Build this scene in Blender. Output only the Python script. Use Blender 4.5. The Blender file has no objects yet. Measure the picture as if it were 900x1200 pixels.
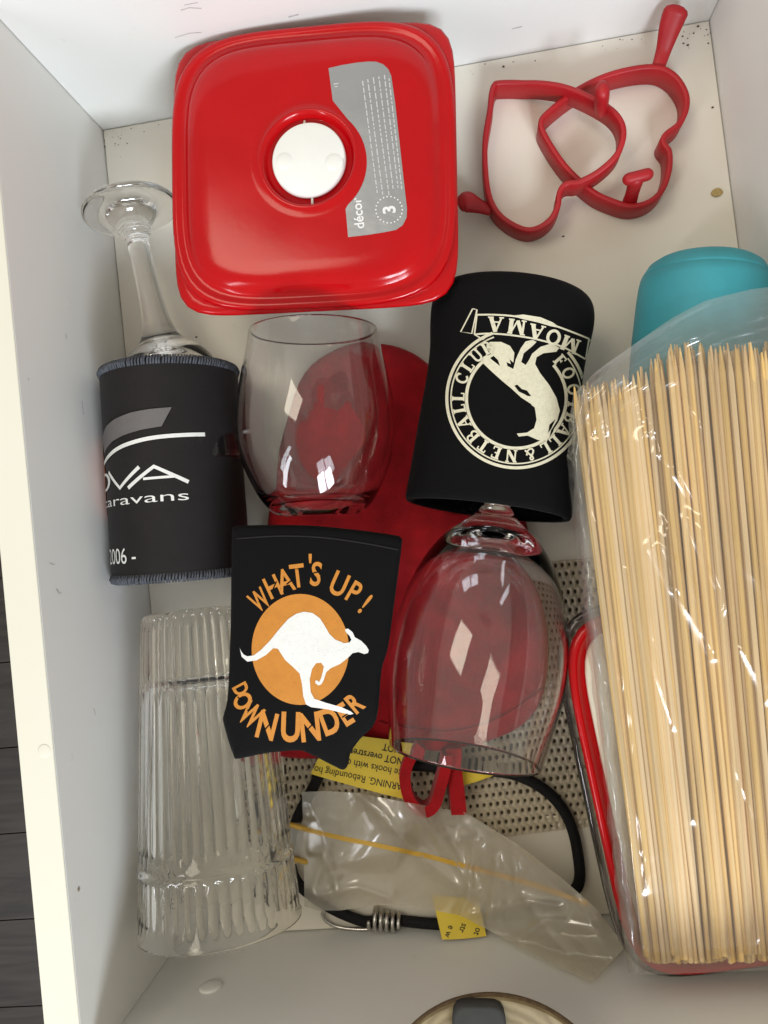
import bpy, bmesh, math, random
import numpy as np
from mathutils import Vector, Matrix, Euler, noise
from mathutils.bvhtree import BVHTree
random.seed(7)
SC = bpy.context.scene
COL = SC.collection
CM = 0.01
V = Vector

# ------------------------------------------------------------------ camera, light, exposure
CAM = V((21.75, 24.21, 48.6))
ROT = Euler((0.0230, 0.1182, -0.1117), 'XYZ').to_matrix()
cam = bpy.data.objects.new('camera', bpy.data.cameras.new('camera'))
COL.objects.link(cam)
cam.location = CAM * CM
cam.rotation_euler = (0.0230, 0.1182, -0.1117)
cam.data.sensor_fit = 'VERTICAL'; cam.data.sensor_height = 24; cam.data.sensor_width = 18
cam.data.lens = 18.0
cam.data.clip_start = 0.01; cam.data.clip_end = 50
SC.camera = cam
W = bpy.data.worlds.new('World'); SC.world = W; W.use_nodes = True
bg = W.node_tree.nodes['Background']
bg.inputs[0].default_value = (1.0, 0.945, 0.83, 1); bg.inputs[1].default_value = 0.43

def area(name, loc, target, sx, sy, power, color):
    d = bpy.data.lights.new(name, 'AREA'); d.shape = 'RECTANGLE'; d.size = sx; d.size_y = sy
    d.energy = power; d.color = color
    o = bpy.data.objects.new(name, d); COL.objects.link(o)
    o.location = loc
    o.rotation_euler = (V(target) - V(loc)).to_track_quat('-Z', 'Y').to_euler()
    return o
# the kitchen window in front of the drawer: two tall panes
TGT = (0.2, 0.3, 0.03)
for wx in (0.52, 1.02):
    for wz in (1.34, 1.72):
        area('window_light', (wx, -1.72, wz), TGT, 0.42, 0.33, 12.5, (0.84, 0.92, 1.0))
area('streak_lamp', (-1.25, -0.9, 1.35), TGT, 0.17, 1.2, 9, (0.93, 0.94, 1.0))  # added narrow lamp for streak highlights on glass and film, no known doorway
area('warm_fill', (-0.6, 0.9, 2.2), TGT, 0.8, 0.8, 9, (1.0, 0.90, 0.72))  # added warm fill from the upper left, no ceiling fitting known
SC.view_settings.view_transform = 'Standard'; SC.view_settings.look = 'None'
SC.view_settings.gamma = 1; SC.view_settings.use_curve_mapping = False
SC.view_settings.exposure = 0.34
cy = SC.cycles
cy.use_denoising = True
cy.max_bounces = 20; cy.transmission_bounces = 18; cy.transparent_max_bounces = 32; cy.glossy_bounces = 6
cy.diffuse_bounces = 4; cy.blur_glossy = 0.5; cy.sample_clamp_indirect = 8

# ------------------------------------------------------------------ helpers
def ray(px, py):
    return ROT @ V(((px - 450) / 900, (600 - py) / 900, -1))
def U(px, py, z):
    d = ray(px, py); return CAM + d * ((z - CAM.z) / d.z)
def UY(px, py, y):
    d = ray(px, py); return CAM + d * ((y - CAM.y) / d.y)
DW, DD, DH = 39.59, 53.80, 12.6
def Uc(px, py, z, m=0.25):                      # a point kept inside the drawer's front and side walls
    p = U(px, py, z)
    for _ in range(200):
        if p.y >= m and p.x <= DW - m: break
        z += 0.06; p = U(px, py, z)
    return p

ORG = {}
def thing(name, label, cat, loc=(0, 0, 0), group=None):
    o = bpy.data.objects.new(name, None); COL.objects.link(o)
    o.empty_display_size = 0.01
    o.location = V(loc) * CM; ORG[o.name] = V(loc)
    o['label'] = label; o['category'] = cat
    if group: o['group'] = group
    return o

class MB:
    def __init__(s): s.v = []; s.f = []
    def add(s, vs, fs):
        k = len(s.v); s.v += [V(p) for p in vs]; s.f += [tuple(i + k for i in f) for f in fs]; return s
    def bvh(s): return BVHTree.FromPolygons(s.v, s.f)
    def build(s, name, m, parent=None, smooth=True, loc=None, angle=None):
        org = ORG[parent.name] if parent else (V(loc) if loc is not None else V((0, 0, 0)))
        me = bpy.data.meshes.new(name)
        me.from_pydata([tuple((p - org) * CM) for p in s.v], [], s.f)
        bm = bmesh.new(); bm.from_mesh(me)
        bmesh.ops.recalc_face_normals(bm, faces=bm.faces[:]); bm.to_mesh(me); bm.free()
        me.materials.append(m)
        if smooth:
            me.polygons.foreach_set('use_smooth', [True] * len(me.polygons))
            if angle: me.set_sharp_from_angle(angle=math.radians(angle))
        o = bpy.data.objects.new(name, me); COL.objects.link(o)
        if parent: o.parent = parent; ORG[o.name] = org
        else: o.location = org * CM; ORG[o.name] = org
        return o
    def box(s, lo, hi):
        x0, y0, z0 = lo; x1, y1, z1 = hi
        return s.add([(x0,y0,z0),(x1,y0,z0),(x1,y1,z0),(x0,y1,z0),(x0,y0,z1),(x1,y0,z1),(x1,y1,z1),(x0,y1,z1)],
                     [(3,2,1,0),(4,5,6,7),(0,1,5,4),(1,2,6,5),(2,3,7,6),(3,0,4,7)])
    def loft(s, rings, cap0=True, cap1=True, closed=False):
        n = len(rings[0]); k = len(s.v)
        for r in rings: s.v += [V(p) for p in r]
        m = len(rings)
        for i in range(m if closed else m - 1):
            a = k + i * n; b = k + ((i + 1) % m) * n
            for j in range(n):
                j2 = (j + 1) % n; s.f.append((a + j, a + j2, b + j2, b + j))
        if not closed:
            if cap0: s.f.append(tuple(k + j for j in range(n))[::-1])
            if cap1: s.f.append(tuple(k + (m - 1) * n + j for j in range(n)))
        return s
    def grid(s, P):                              # P[i][j]
        k = len(s.v); n = len(P[0])
        for row in P: s.v += [V(p) for p in row]
        for i in range(len(P) - 1):
            for j in range(n - 1):
                a = k + i * n + j; s.f.append((a, a + 1, a + n + 1, a + n))
        return s
    def tube(s, pts, rad, n=10, flat=1.0, up=None, caps=True):
        pts = [V(p) for p in pts]
        if not hasattr(rad, '__len__'): rad = [rad] * len(pts)
        rings = []; prev = V(up) if up is not None else None
        for i, p in enumerate(pts):
            t = (pts[min(i + 1, len(pts) - 1)] - pts[max(i - 1, 0)]).normalized()
            if prev is None:
                prev = V((0, 0, 1)) if abs(t.z) < .9 else V((1, 0, 0))
            a = (prev - t * prev.dot(t)).normalized(); prev = a
            b = t.cross(a)
            rings.append([p + (a * math.cos(q) * flat + b * math.sin(q)) * rad[i] for q in [2 * math.pi * j / n for j in range(n)]])
        if caps:
            t0 = (pts[0] - pts[1]).normalized(); t1 = (pts[-1] - pts[-2]).normalized()
            def shrink(r, c, t, rr): return [[c + (q - c) * k + t * rr * h * flat for q in r] for k, h in ((.86, .5), (.5, .87), (.12, 1.0))]
            rings = shrink(rings[0], pts[0], t0, rad[0])[::-1] + rings + shrink(rings[-1], pts[-1], t1, rad[-1])
        return s.loft(rings, caps, caps)

def basis(A, B, ref=(0, 0, 1)):
    d = (B - A).normalized(); r = V(ref); e = (r - d * r.dot(d)).normalized(); return d, e, d.cross(e)
def lathe_rings(A, d, e, b, prof, n):
    return [[A + d * t + (e * math.cos(q) + b * math.sin(q)) * max(r, 1e-3) for q in [2 * math.pi * j / n for j in range(n)]] for r, t in prof]
def lathe(A, B, prof, n=64, ref=(0, 0, 1), closed=False):
    d, e, b = basis(A, B, ref)
    return MB().loft(lathe_rings(A, d, e, b, prof, n), not closed, not closed, closed)
def spl(pts, m=6, closed=False):                 # Catmull-Rom through points of any dimension
    P = [np.array(tuple(p), float) for p in pts]; n = len(P); out = []
    for i in range(n if closed else n - 1):
        g = (lambda k: P[k % n]) if closed else (lambda k: P[min(max(k, 0), n - 1)])
        p0, p1, p2, p3 = g(i - 1), g(i), g(i + 1), g(i + 2)
        for k in range(m):
            t = k / m
            out.append(.5 * (2 * p1 + (p2 - p0) * t + (2 * p0 - 5 * p1 + 4 * p2 - p3) * t * t + (3 * p1 - p0 - 3 * p2 + p3) * t ** 3))
    if not closed: out.append(P[-1])
    return out
def lerp_path(pts, s):
    P = [np.array(p, float) for p in pts]
    L = [0]
    for a, b in zip(P, P[1:]): L.append(L[-1] + np.linalg.norm(b - a))
    x = s * L[-1]
    for i in range(len(P) - 1):
        if x <= L[i + 1] + 1e-9: return P[i] + (P[i + 1] - P[i]) * ((x - L[i]) / (L[i + 1] - L[i]))
    return P[-1]
def nz(x, y, z=0.0, s=1.0): return noise.noise(V((x * s, y * s, z)))
def superell(c, ex, ey, a, b, n, z, N=96):
    out = []
    for j in range(N):
        q = 2 * math.pi * j / N; cq, sq = math.cos(q), math.sin(q)
        r = (abs(cq / a) ** n + abs(sq / b) ** n) ** (-1 / n)
        p = c + ex * (r * cq) + ey * (r * sq); out.append(V((p.x, p.y, z)))
    return out

# ------------------------------------------------------------------ materials
def nodes(name):
    m = bpy.data.materials.new(name); m.use_nodes = True
    t = m.node_tree; return m, t, t.nodes['Principled BSDF']
def mat(name, col, rough=.5, var=.06, scale=60, bump=0., bscale=400, metal=0, sheen=0, coat=0, spec=.5, stretch=None, sss=0, rand=0, wear=0):
    m, t, p = nodes(name); N, L = t.nodes, t.links
    tc = N.new('ShaderNodeTexCoord'); mp = N.new('ShaderNodeMapping'); L.new(tc.outputs['Object'], mp.inputs[0])
    if stretch: mp.inputs['Scale'].default_value = stretch
    nt = N.new('ShaderNodeTexNoise'); nt.inputs['Scale'].default_value = scale; nt.inputs['Detail'].default_value = 5
    L.new(mp.outputs[0], nt.inputs['Vector'])
    mx = N.new('ShaderNodeMix'); mx.data_type = 'RGBA'
    c = V(col); lo = [max(0, x * (1 - var * 2)) for x in c]; hi = [min(1, x * (1 + var * 2)) for x in c]
    mx.inputs['A'].default_value = (*lo, 1); mx.inputs['B'].default_value = (*hi, 1)
    L.new(nt.outputs['Fac'], mx.inputs['Factor'])
    out = mx.outputs['Result']
    if rand:
        oi = N.new('ShaderNodeObjectInfo'); hs = N.new('ShaderNodeHueSaturation')
        mr = N.new('ShaderNodeMapRange'); mr.inputs['To Min'].default_value = 1 - rand; mr.inputs['To Max'].default_value = 1 + rand
        L.new(oi.outputs['Random'], mr.inputs['Value']); L.new(mr.outputs[0], hs.inputs['Value'])
        m2 = N.new('ShaderNodeMath'); m2.operation = 'MULTIPLY'; m2.inputs[1].default_value = 7.31
        m3 = N.new('ShaderNodeMath'); m3.operation = 'FRACT'
        mr2 = N.new('ShaderNodeMapRange'); mr2.inputs['To Min'].default_value = .86; mr2.inputs['To Max'].default_value = 1.16
        L.new(oi.outputs['Random'], m2.inputs[0]); L.new(m2.outputs[0], m3.inputs[0]); L.new(m3.outputs[0], mr2.inputs['Value'])
        L.new(mr2.outputs[0], hs.inputs['Saturation'])
        L.new(out, hs.inputs['Color']); out = hs.outputs[0]
    if wear:
        wn = N.new('ShaderNodeTexNoise'); wn.inputs['Scale'].default_value = 1100; wn.inputs['Detail'].default_value = 3; L.new(mp.outputs[0], wn.inputs['Vector'])
        wm = N.new('ShaderNodeMapRange'); wm.inputs['From Min'].default_value = .60; wm.inputs['From Max'].default_value = .72; wm.inputs['To Max'].default_value = wear
        L.new(wn.outputs['Fac'], wm.inputs['Value'])
        wx = N.new('ShaderNodeMix'); wx.data_type = 'RGBA'; L.new(wm.outputs[0], wx.inputs['Factor']); L.new(out, wx.inputs['A'])
        wx.inputs['B'].default_value = (.02, .018, .016, 1); out = wx.outputs['Result']
    L.new(out, p.inputs['Base Color'])
    mr = N.new('ShaderNodeMapRange'); mr.inputs['To Min'].default_value = max(.02, rough - .06); mr.inputs['To Max'].default_value = min(1, rough + .06)
    L.new(nt.outputs['Fac'], mr.inputs['Value']); L.new(mr.outputs[0], p.inputs['Roughness'])
    p.inputs['Metallic'].default_value = metal; p.inputs['Specular IOR Level'].default_value = spec
    p.inputs['Sheen Weight'].default_value = sheen; p.inputs['Coat Weight'].default_value = coat
    p.inputs['Coat Roughness'].default_value = .06
    if sss:
        p.inputs['Subsurface Weight'].default_value = sss; p.inputs['Subsurface Scale'].default_value = .003
    if bump:
        bn = N.new('ShaderNodeTexNoise'); bn.inputs['Scale'].default_value = bscale; bn.inputs['Detail'].default_value = 4
        L.new(mp.outputs[0], bn.inputs['Vector'])
        b = N.new('ShaderNodeBump'); b.inputs['Strength'].default_value = bump; b.inputs['Distance'].default_value = .0006
        L.new(bn.outputs['Fac'], b.inputs['Height']); L.new(b.outputs[0], p.inputs['Normal'])
    return m
def glass(name, col=(1, 1, 1), rough=0., ior=1.5, bump=0, tw=1):
    m, t, p = nodes(name); N, L = t.nodes, t.links
    p.inputs['Base Color'].default_value = (*col, 1); p.inputs['Transmission Weight'].default_value = tw
    p.inputs['IOR'].default_value = ior
    nt = N.new('ShaderNodeTexNoise'); nt.inputs['Scale'].default_value = 90; nt.inputs['Detail'].default_value = 6
    tc = N.new('ShaderNodeTexCoord'); L.new(tc.outputs['Object'], nt.inputs['Vector'])
    mr = N.new('ShaderNodeMapRange'); mr.inputs['From Min'].default_value = .5; mr.inputs['From Max'].default_value = .8
    mr.inputs['To Min'].default_value = rough; mr.inputs['To Max'].default_value = rough + .03
    L.new(nt.outputs['Fac'], mr.inputs['Value']); L.new(mr.outputs[0], p.inputs['Roughness'])
    if bump:
        b = N.new('ShaderNodeBump'); b.inputs['Strength'].default_value = bump; b.inputs['Distance'].default_value = .001
        L.new(nt.outputs['Fac'], b.inputs['Height']); L.new(b.outputs[0], p.inputs['Normal'])
    return m
def film(name, tint=(1, 1, 1), haze=.08, hcol=(.8, .8, .78), gloss=.09, rough=.08, bscale=120, bump=.4, edge=.55, even=.5):
    m, t, p = nodes(name); N, L = t.nodes, t.links
    N.remove(p); o = N['Material Output']
    tr = N.new('ShaderNodeBsdfTransparent'); tr.inputs[0].default_value = (*tint, 1)
    di = N.new('ShaderNodeBsdfDiffuse'); di.inputs[0].default_value = (*hcol, 1)
    tl = N.new('ShaderNodeBsdfTranslucent'); tl.inputs[0].default_value = (*hcol, 1)
    dm = N.new('ShaderNodeMixShader'); dm.inputs[0].default_value = .5
    L.new(di.outputs[0], dm.inputs[1]); L.new(tl.outputs[0], dm.inputs[2])
    tc = N.new('ShaderNodeTexCoord'); nt = N.new('ShaderNodeTexNoise'); nt.inputs['Scale'].default_value = bscale
    nt.inputs['Detail'].default_value = 5; nt.inputs['Distortion'].default_value = 1.2
    L.new(tc.outputs['Object'], nt.inputs['Vector'])
    b = N.new('ShaderNodeBump'); b.inputs['Strength'].default_value = bump; b.inputs['Distance'].default_value = .002
    L.new(nt.outputs['Fac'], b.inputs['Height'])
    hz = N.new('ShaderNodeMapRange'); hz.inputs['From Min'].default_value = .35; hz.inputs['From Max'].default_value = .75
    hz.inputs['To Min'].default_value = haze * even; hz.inputs['To Max'].default_value = haze * (2.1 - even)
    L.new(nt.outputs['Fac'], hz.inputs['Value'])
    m1 = N.new('ShaderNodeMixShader'); L.new(hz.outputs[0], m1.inputs[0]); L.new(tr.outputs[0], m1.inputs[1]); L.new(dm.outputs[0], m1.inputs[2])
    gl = N.new('ShaderNodeBsdfGlossy'); gl.inputs['Roughness'].default_value = rough; L.new(b.outputs[0], gl.inputs['Normal'])
    lw = N.new('ShaderNodeLayerWeight'); lw.inputs['Blend'].default_value = .35; L.new(b.outputs[0], lw.inputs['Normal'])
    pw = N.new('ShaderNodeMath'); pw.operation = 'POWER'; pw.inputs[1].default_value = 2.5; L.new(lw.outputs['Facing'], pw.inputs[0])
    mr = N.new('ShaderNodeMapRange'); mr.inputs['To Min'].default_value = gloss; mr.inputs['To Max'].default_value = edge
    L.new(pw.outputs[0], mr.inputs['Value'])
    m2 = N.new('ShaderNodeMixShader'); L.new(mr.outputs[0], m2.inputs[0]); L.new(m1.outputs[0], m2.inputs[1]); L.new(gl.outputs[0], m2.inputs[2])
    L.new(m2.outputs[0], o.inputs['Surface'])
    return m

def melamine(name, col, rough):                   # white board with faint yellowing, scuffs and grime specks
    m, t, p = nodes(name); N, L = t.nodes, t.links
    tc = N.new('ShaderNodeTexCoord')
    n1 = N.new('ShaderNodeTexNoise'); n1.inputs['Scale'].default_value = 7; n1.inputs['Detail'].default_value = 6; n1.inputs['Roughness'].default_value = .65
    n2 = N.new('ShaderNodeTexNoise'); n2.inputs['Scale'].default_value = 55; n2.inputs['Detail'].default_value = 8; n2.inputs['Roughness'].default_value = .7
    n3 = N.new('ShaderNodeTexVoronoi'); n3.inputs['Scale'].default_value = 26
    for n in (n1, n2, n3): L.new(tc.outputs['Object'], n.inputs['Vector'])
    a = N.new('ShaderNodeMix'); a.data_type = 'RGBA'
    a.inputs['A'].default_value = (*col, 1); a.inputs['B'].default_value = (col[0] * .95, col[1] * .93, col[2] * .87, 1)
    L.new(n1.outputs['Fac'], a.inputs['Factor'])
    r = N.new('ShaderNodeMapRange'); r.inputs['From Min'].default_value = .64; r.inputs['From Max'].default_value = .8
    r.inputs['To Min'].default_value = 0; r.inputs['To Max'].default_value = .5; L.new(n2.outputs['Fac'], r.inputs['Value'])
    b = N.new('ShaderNodeMix'); b.data_type = 'RGBA'; L.new(r.outputs[0], b.inputs['Factor']); L.new(a.outputs['Result'], b.inputs['A'])
    b.inputs['B'].default_value = (col[0] * .72, col[1] * .66, col[2] * .56, 1)
    s = N.new('ShaderNodeMapRange'); s.inputs['From Min'].default_value = .045; s.inputs['From Max'].default_value = .02
    L.new(n3.outputs['Distance'], s.inputs['Value'])
    rg = N.new('ShaderNodeMath'); rg.operation = 'GREATER_THAN'; rg.inputs[1].default_value = .8
    sp = N.new('ShaderNodeSeparateColor'); L.new(n3.outputs['Color'], sp.inputs[0]); L.new(sp.outputs[0], rg.inputs[0])
    mu = N.new('ShaderNodeMath'); mu.operation = 'MULTIPLY'; L.new(s.outputs[0], mu.inputs[0]); L.new(rg.outputs[0], mu.inputs[1])
    c = N.new('ShaderNodeMix'); c.data_type = 'RGBA'; L.new(mu.outputs[0], c.inputs['Factor']); L.new(b.outputs['Result'], c.inputs['A'])
    c.inputs['B'].default_value = (.22, .16, .1, 1)
    L.new(c.outputs['Result'], p.inputs['Base Color'])
    rr = N.new('ShaderNodeMapRange'); rr.inputs['To Min'].default_value = rough - .08; rr.inputs['To Max'].default_value = rough + .12
    L.new(n2.outputs['Fac'], rr.inputs['Value']); L.new(rr.outputs[0], p.inputs['Roughness'])
    bm = N.new('ShaderNodeBump'); bm.inputs['Strength'].default_value = .12; bm.inputs['Distance'].default_value = .0008
    L.new(n2.outputs['Fac'], bm.inputs['Height']); L.new(bm.outputs[0], p.inputs['Normal'])
    p.inputs['Specular IOR Level'].default_value = .35
    return m

M = dict(
    wall=melamine('white_melamine', (.80, .805, .80), .42),
    base=melamine('cream_melamine', (.80, .76, .685), .4),
    band=melamine('cream_edge_band', (.73, .715, .63), .4),
    red=mat('red_plastic', (.43, .0010, .0035), .15, .05, 40, .05, 260, spec=.32),
    redsil=mat('red_silicone', (.38, .006, .011), .48, .06, 80, .05, 500, spec=.45),
    redcloth=mat('red_cloth', (.36, .006, .010), .88, .22, 90, .9, 700, sheen=.12, spec=.2),
    white=mat('white_plastic', (.78, .78, .74), .35, .03, 50, .02),
    clear=glass('clear_plastic', (.96, .97, .96), .04, 1.45),
    frost=mat('frosted_plastic', (.62, .62, .6), .4, .04, 60),
    glass=glass('clear_glass', (1, 1, 1), 0, 1.5),
    tumb=glass('clear_acrylic', (.985, .98, .95), .0, 1.42, tw=.985),
    neo=mat('black_neoprene', (.0025, .0024, .0027), .8, .2, 200, .35, 1500, sheen=.02, spec=.12),
    neo2=mat('charcoal_printed_neoprene', (.0125, .0108, .011), .62, .12, 90, .25, 1400, sheen=.02, spec=.2),
    stitch=mat('grey_blue_thread', (.075, .08, .095), .8, .5, 420, .3, 900, spec=.2),
    ink_white=mat('white_print', (.74, .74, .72), .55, .05, 300, .15, 1400, wear=.22),
    ink_cream=mat('cream_print', (.70, .66, .50), .6, .08, 500, .2, 1400, wear=.22),
    ink_grey=mat('grey_print', (.125, .115, .115), .6, .06, 300, .15, 1400),
    ink_orange=mat('orange_print', (.53, .20, .017), .6, .07, 260, .2, 1400, wear=.22),
    ink_rust=mat('rust_print', (.5, .11, .025), .6, .07, 260, .2, 1400),
    ink_black=mat('black_print', (.012, .011, .008), .6, .05, 300),
    silver=mat('silver_sticker', (.36, .365, .37), .26, .06, 30, .55, 70, metal=.5),
    ink_label=mat('pale_label_print', (.75, .75, .75), .5, .03, 300),
    ink_fine=mat('fine_label_print', (.52, .53, .54), .5, .1, 300),
    bamboo=mat('bamboo', (.71, .50, .235), .55, .16, 30, .3, 220, stretch=(14, 14, .5), rand=.15, spec=.3),
    teal=mat('teal_plastic', (.045, .31, .37), .55, .09, 60, .12, 700, spec=.4),
    mat=mat('beige_vinyl', (.52, .45, .335), .55, .14, 160, .3, 700),
    darkbrown=mat('dark_brown', (.075, .06, .04), .9, .1, 60),
    cord=mat('black_cord', (.009, .009, .010), .75, .3, 300, .6, 1600, spec=.25),
    steel=mat('steel_wire', (.55, .53, .50), .28, .06, 200, metal=1),
    yellow=mat('yellow_tag', (.80, .60, .05), .5, .05, 60, .06, 200),
    zip=mat('yellow_zip', (.66, .40, .05), .4, .06, 90),
    cream=mat('cream_card', (.80, .76, .62), .55, .05, 60, .1, 300),
    rubber=mat('grey_rubber', (.05, .05, .048), .85, .08, 90, .15, 900, spec=.15),
    crumb=mat('dry_crumb', (.45, .33, .13), .8, .25, 700, .5, 900),
    scuff=mat('scuffed_grey', (.50, .48, .47), .6, .2, 300),
    dirt=mat('brown_dirt', (.11, .07, .035), .9, .4, 500),
    bagfilm=film('clear_film', (.985, .985, .98), .04, (.9, .9, .87), .14, .17, 22, .08, .5, .8),
    zipfilm=film('cloudy_film', (.97, .95, .90), .40, (.92, .87, .75), .15, .19, 30, .08, .5, .9),
    foldfilm=film('folded_film', (.96, .96, .95), .15, (.8, .8, .77), .12, .12, 60, .3, .5),
)
def wood_planks():
    m, t, p = nodes('dark_plank_wood'); N, L = t.nodes, t.links
    tc = N.new('ShaderNodeTexCoord'); mp = N.new('ShaderNodeMapping'); mp.inputs['Scale'].default_value = (1.2, 14, 14)
    L.new(tc.outputs['Object'], mp.inputs[0])
    n = N.new('ShaderNodeTexNoise'); n.inputs['Scale'].default_value = 3; n.inputs['Detail'].default_value = 9; n.inputs['Distortion'].default_value = 1.5
    L.new(mp.outputs[0], n.inputs['Vector'])
    r = N.new('ShaderNodeValToRGB'); r.color_ramp.elements[0].color = (.008, .006, .005, 1); r.color_ramp.elements[1].color = (.036, .029, .025, 1)
    r.color_ramp.elements[0].position = .3; r.color_ramp.elements[1].position = .75
    L.new(n.outputs['Fac'], r.inputs[0]); L.new(r.outputs[0], p.inputs['Base Color']); p.inputs['Roughness'].default_value = .5
    return m
def wood_rings():
    m, t, p = nodes('ringed_wood'); N, L = t.nodes, t.links
    tc = N.new('ShaderNodeTexCoord'); mp = N.new('ShaderNodeMapping'); mp.inputs['Location'].default_value = (.0, -.018, 0)
    L.new(tc.outputs['Object'], mp.inputs[0])
    w = N.new('ShaderNodeTexWave'); w.wave_type = 'RINGS'; w.rings_direction = 'Z'
    w.inputs['Scale'].default_value = 70; w.inputs['Distortion'].default_value = 5; w.inputs['Detail'].default_value = 3
    L.new(mp.outputs[0], w.inputs['Vector'])
    r = N.new('ShaderNodeValToRGB'); r.color_ramp.elements[0].color = (.20, .15, .075, 1); r.color_ramp.elements[1].color = (.29, .23, .125, 1)
    L.new(w.outputs['Fac'], r.inputs[0]); L.new(r.outputs[0], p.inputs['Base Color']); p.inputs['Roughness'].default_value = .55
    return m
M['plank'] = wood_planks(); M['ringwood'] = wood_rings()

# ------------------------------------------------------------------ print laid on surfaces
def tx(body, bold=0.):
    cu = bpy.data.curves.new('t', 'FONT'); cu.body = body; cu.fill_mode = 'FRONT'; cu.resolution_u = 4; cu.offset = bold
    ob = bpy.data.objects.new('t', cu); me = bpy.data.meshes.new_from_object(ob)
    vs = [(v.co.x, v.co.y) for v in me.vertices]; fs = [tuple(p.vertices) for p in me.polygons]
    bpy.data.objects.remove(ob); bpy.data.curves.remove(cu); bpy.data.meshes.remove(me)
    return vs, fs
_h = tx('H'); CAP = max(v[1] for v in _h[0])
def text_at(body, cx, cy, h, ang=0, wide=1., bold=0., flip=1):
    """letters of cap height h centred on (cx, cy) in y-down picture units, turned clockwise by ang degrees"""
    vs, fs = tx(body, bold)
    k = h / CAP; x0 = min(v[0] for v in vs); x1 = max(v[0] for v in vs)
    a = math.radians(ang); c, s = math.cos(a), math.sin(a); out = []
    for x, y in vs:
        X = (x - (x0 + x1) / 2) * k * wide; Y = -(y - CAP / 2) * k
        out.append((cx + X * c - Y * s, cy + X * s + Y * c))
    return out, fs
def stroke(poly, th):
    P = [np.array(p, float) for p in poly]; n = len(P); a = []; b = []
    for i in range(n):
        t = P[min(i + 1, n - 1)] - P[max(i - 1, 0)]; t = t / (np.linalg.norm(t) + 1e-9); q = np.array((-t[1], t[0])) * th / 2
        a.append(tuple(P[i] + q)); b.append(tuple(P[i] - q))
    return a + b, [(i, i + 1, n + i + 1, n + i) for i in range(n - 1)]
def annulus(cx, cy, r0, r1, a0=0, a1=360, n=72, ry=1.0):
    vs = []; 
    for k in range(n + 1):
        q = math.radians(a0 + (a1 - a0) * k / n)
        vs += [(cx + r0 * math.cos(q), cy + r0 * ry * math.sin(q)), (cx + r1 * math.cos(q), cy + r1 * ry * math.sin(q))]
    return vs, [(2 * k, 2 * k + 1, 2 * k + 3, 2 * k + 2) for k in range(n)]
def poly(pts): return list(pts), [tuple(range(len(pts)))]
def on(bvh, off):
    def f(x, y):
        d = ray(x, y).normalized(); h = bvh.ray_cast(CAM, d)
        if h[0] is None: return None
        n = h[1] if h[1].dot(d) < 0 else -h[1]
        return h[0] + n * off
    return f
def decal(name, shapes, mapper, m, parent, cell=4., lift=.0):
    mb = MB()
    for si, (vs, fs) in enumerate(shapes):
        bm = bmesh.new(); bv = [bm.verts.new((x, y, 0)) for x, y in vs]
        for f in fs:
            try: bm.faces.new([bv[i] for i in f])
            except ValueError: pass
        bm.normal_update()
        bmesh.ops.triangulate(bm, faces=bm.faces[:])
        for _ in range(6):
            es = [e for e in bm.edges if e.calc_length() > cell]
            if not es or len(bm.faces) > 9000: break
            bmesh.ops.subdivide_edges(bm, edges=es, cuts=1)
            bmesh.ops.triangulate(bm, faces=[f for f in bm.faces if len(f.verts) > 3])
        bm.verts.ensure_lookup_table(); idx = {}; k = len(mb.v)
        for v in bm.verts:
            p = mapper(v.co.x, v.co.y)
            if p is None: continue
            idx[v] = k; k += 1
            mb.v.append(p + V((0, 0, 1)) * (lift * si))
        for f in bm.faces:
            if all(v in idx for v in f.verts): mb.f.append(tuple(idx[v] for v in f.verts))
        bm.free()
    return mb.build(name, m, parent, True) if mb.f else None

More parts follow.
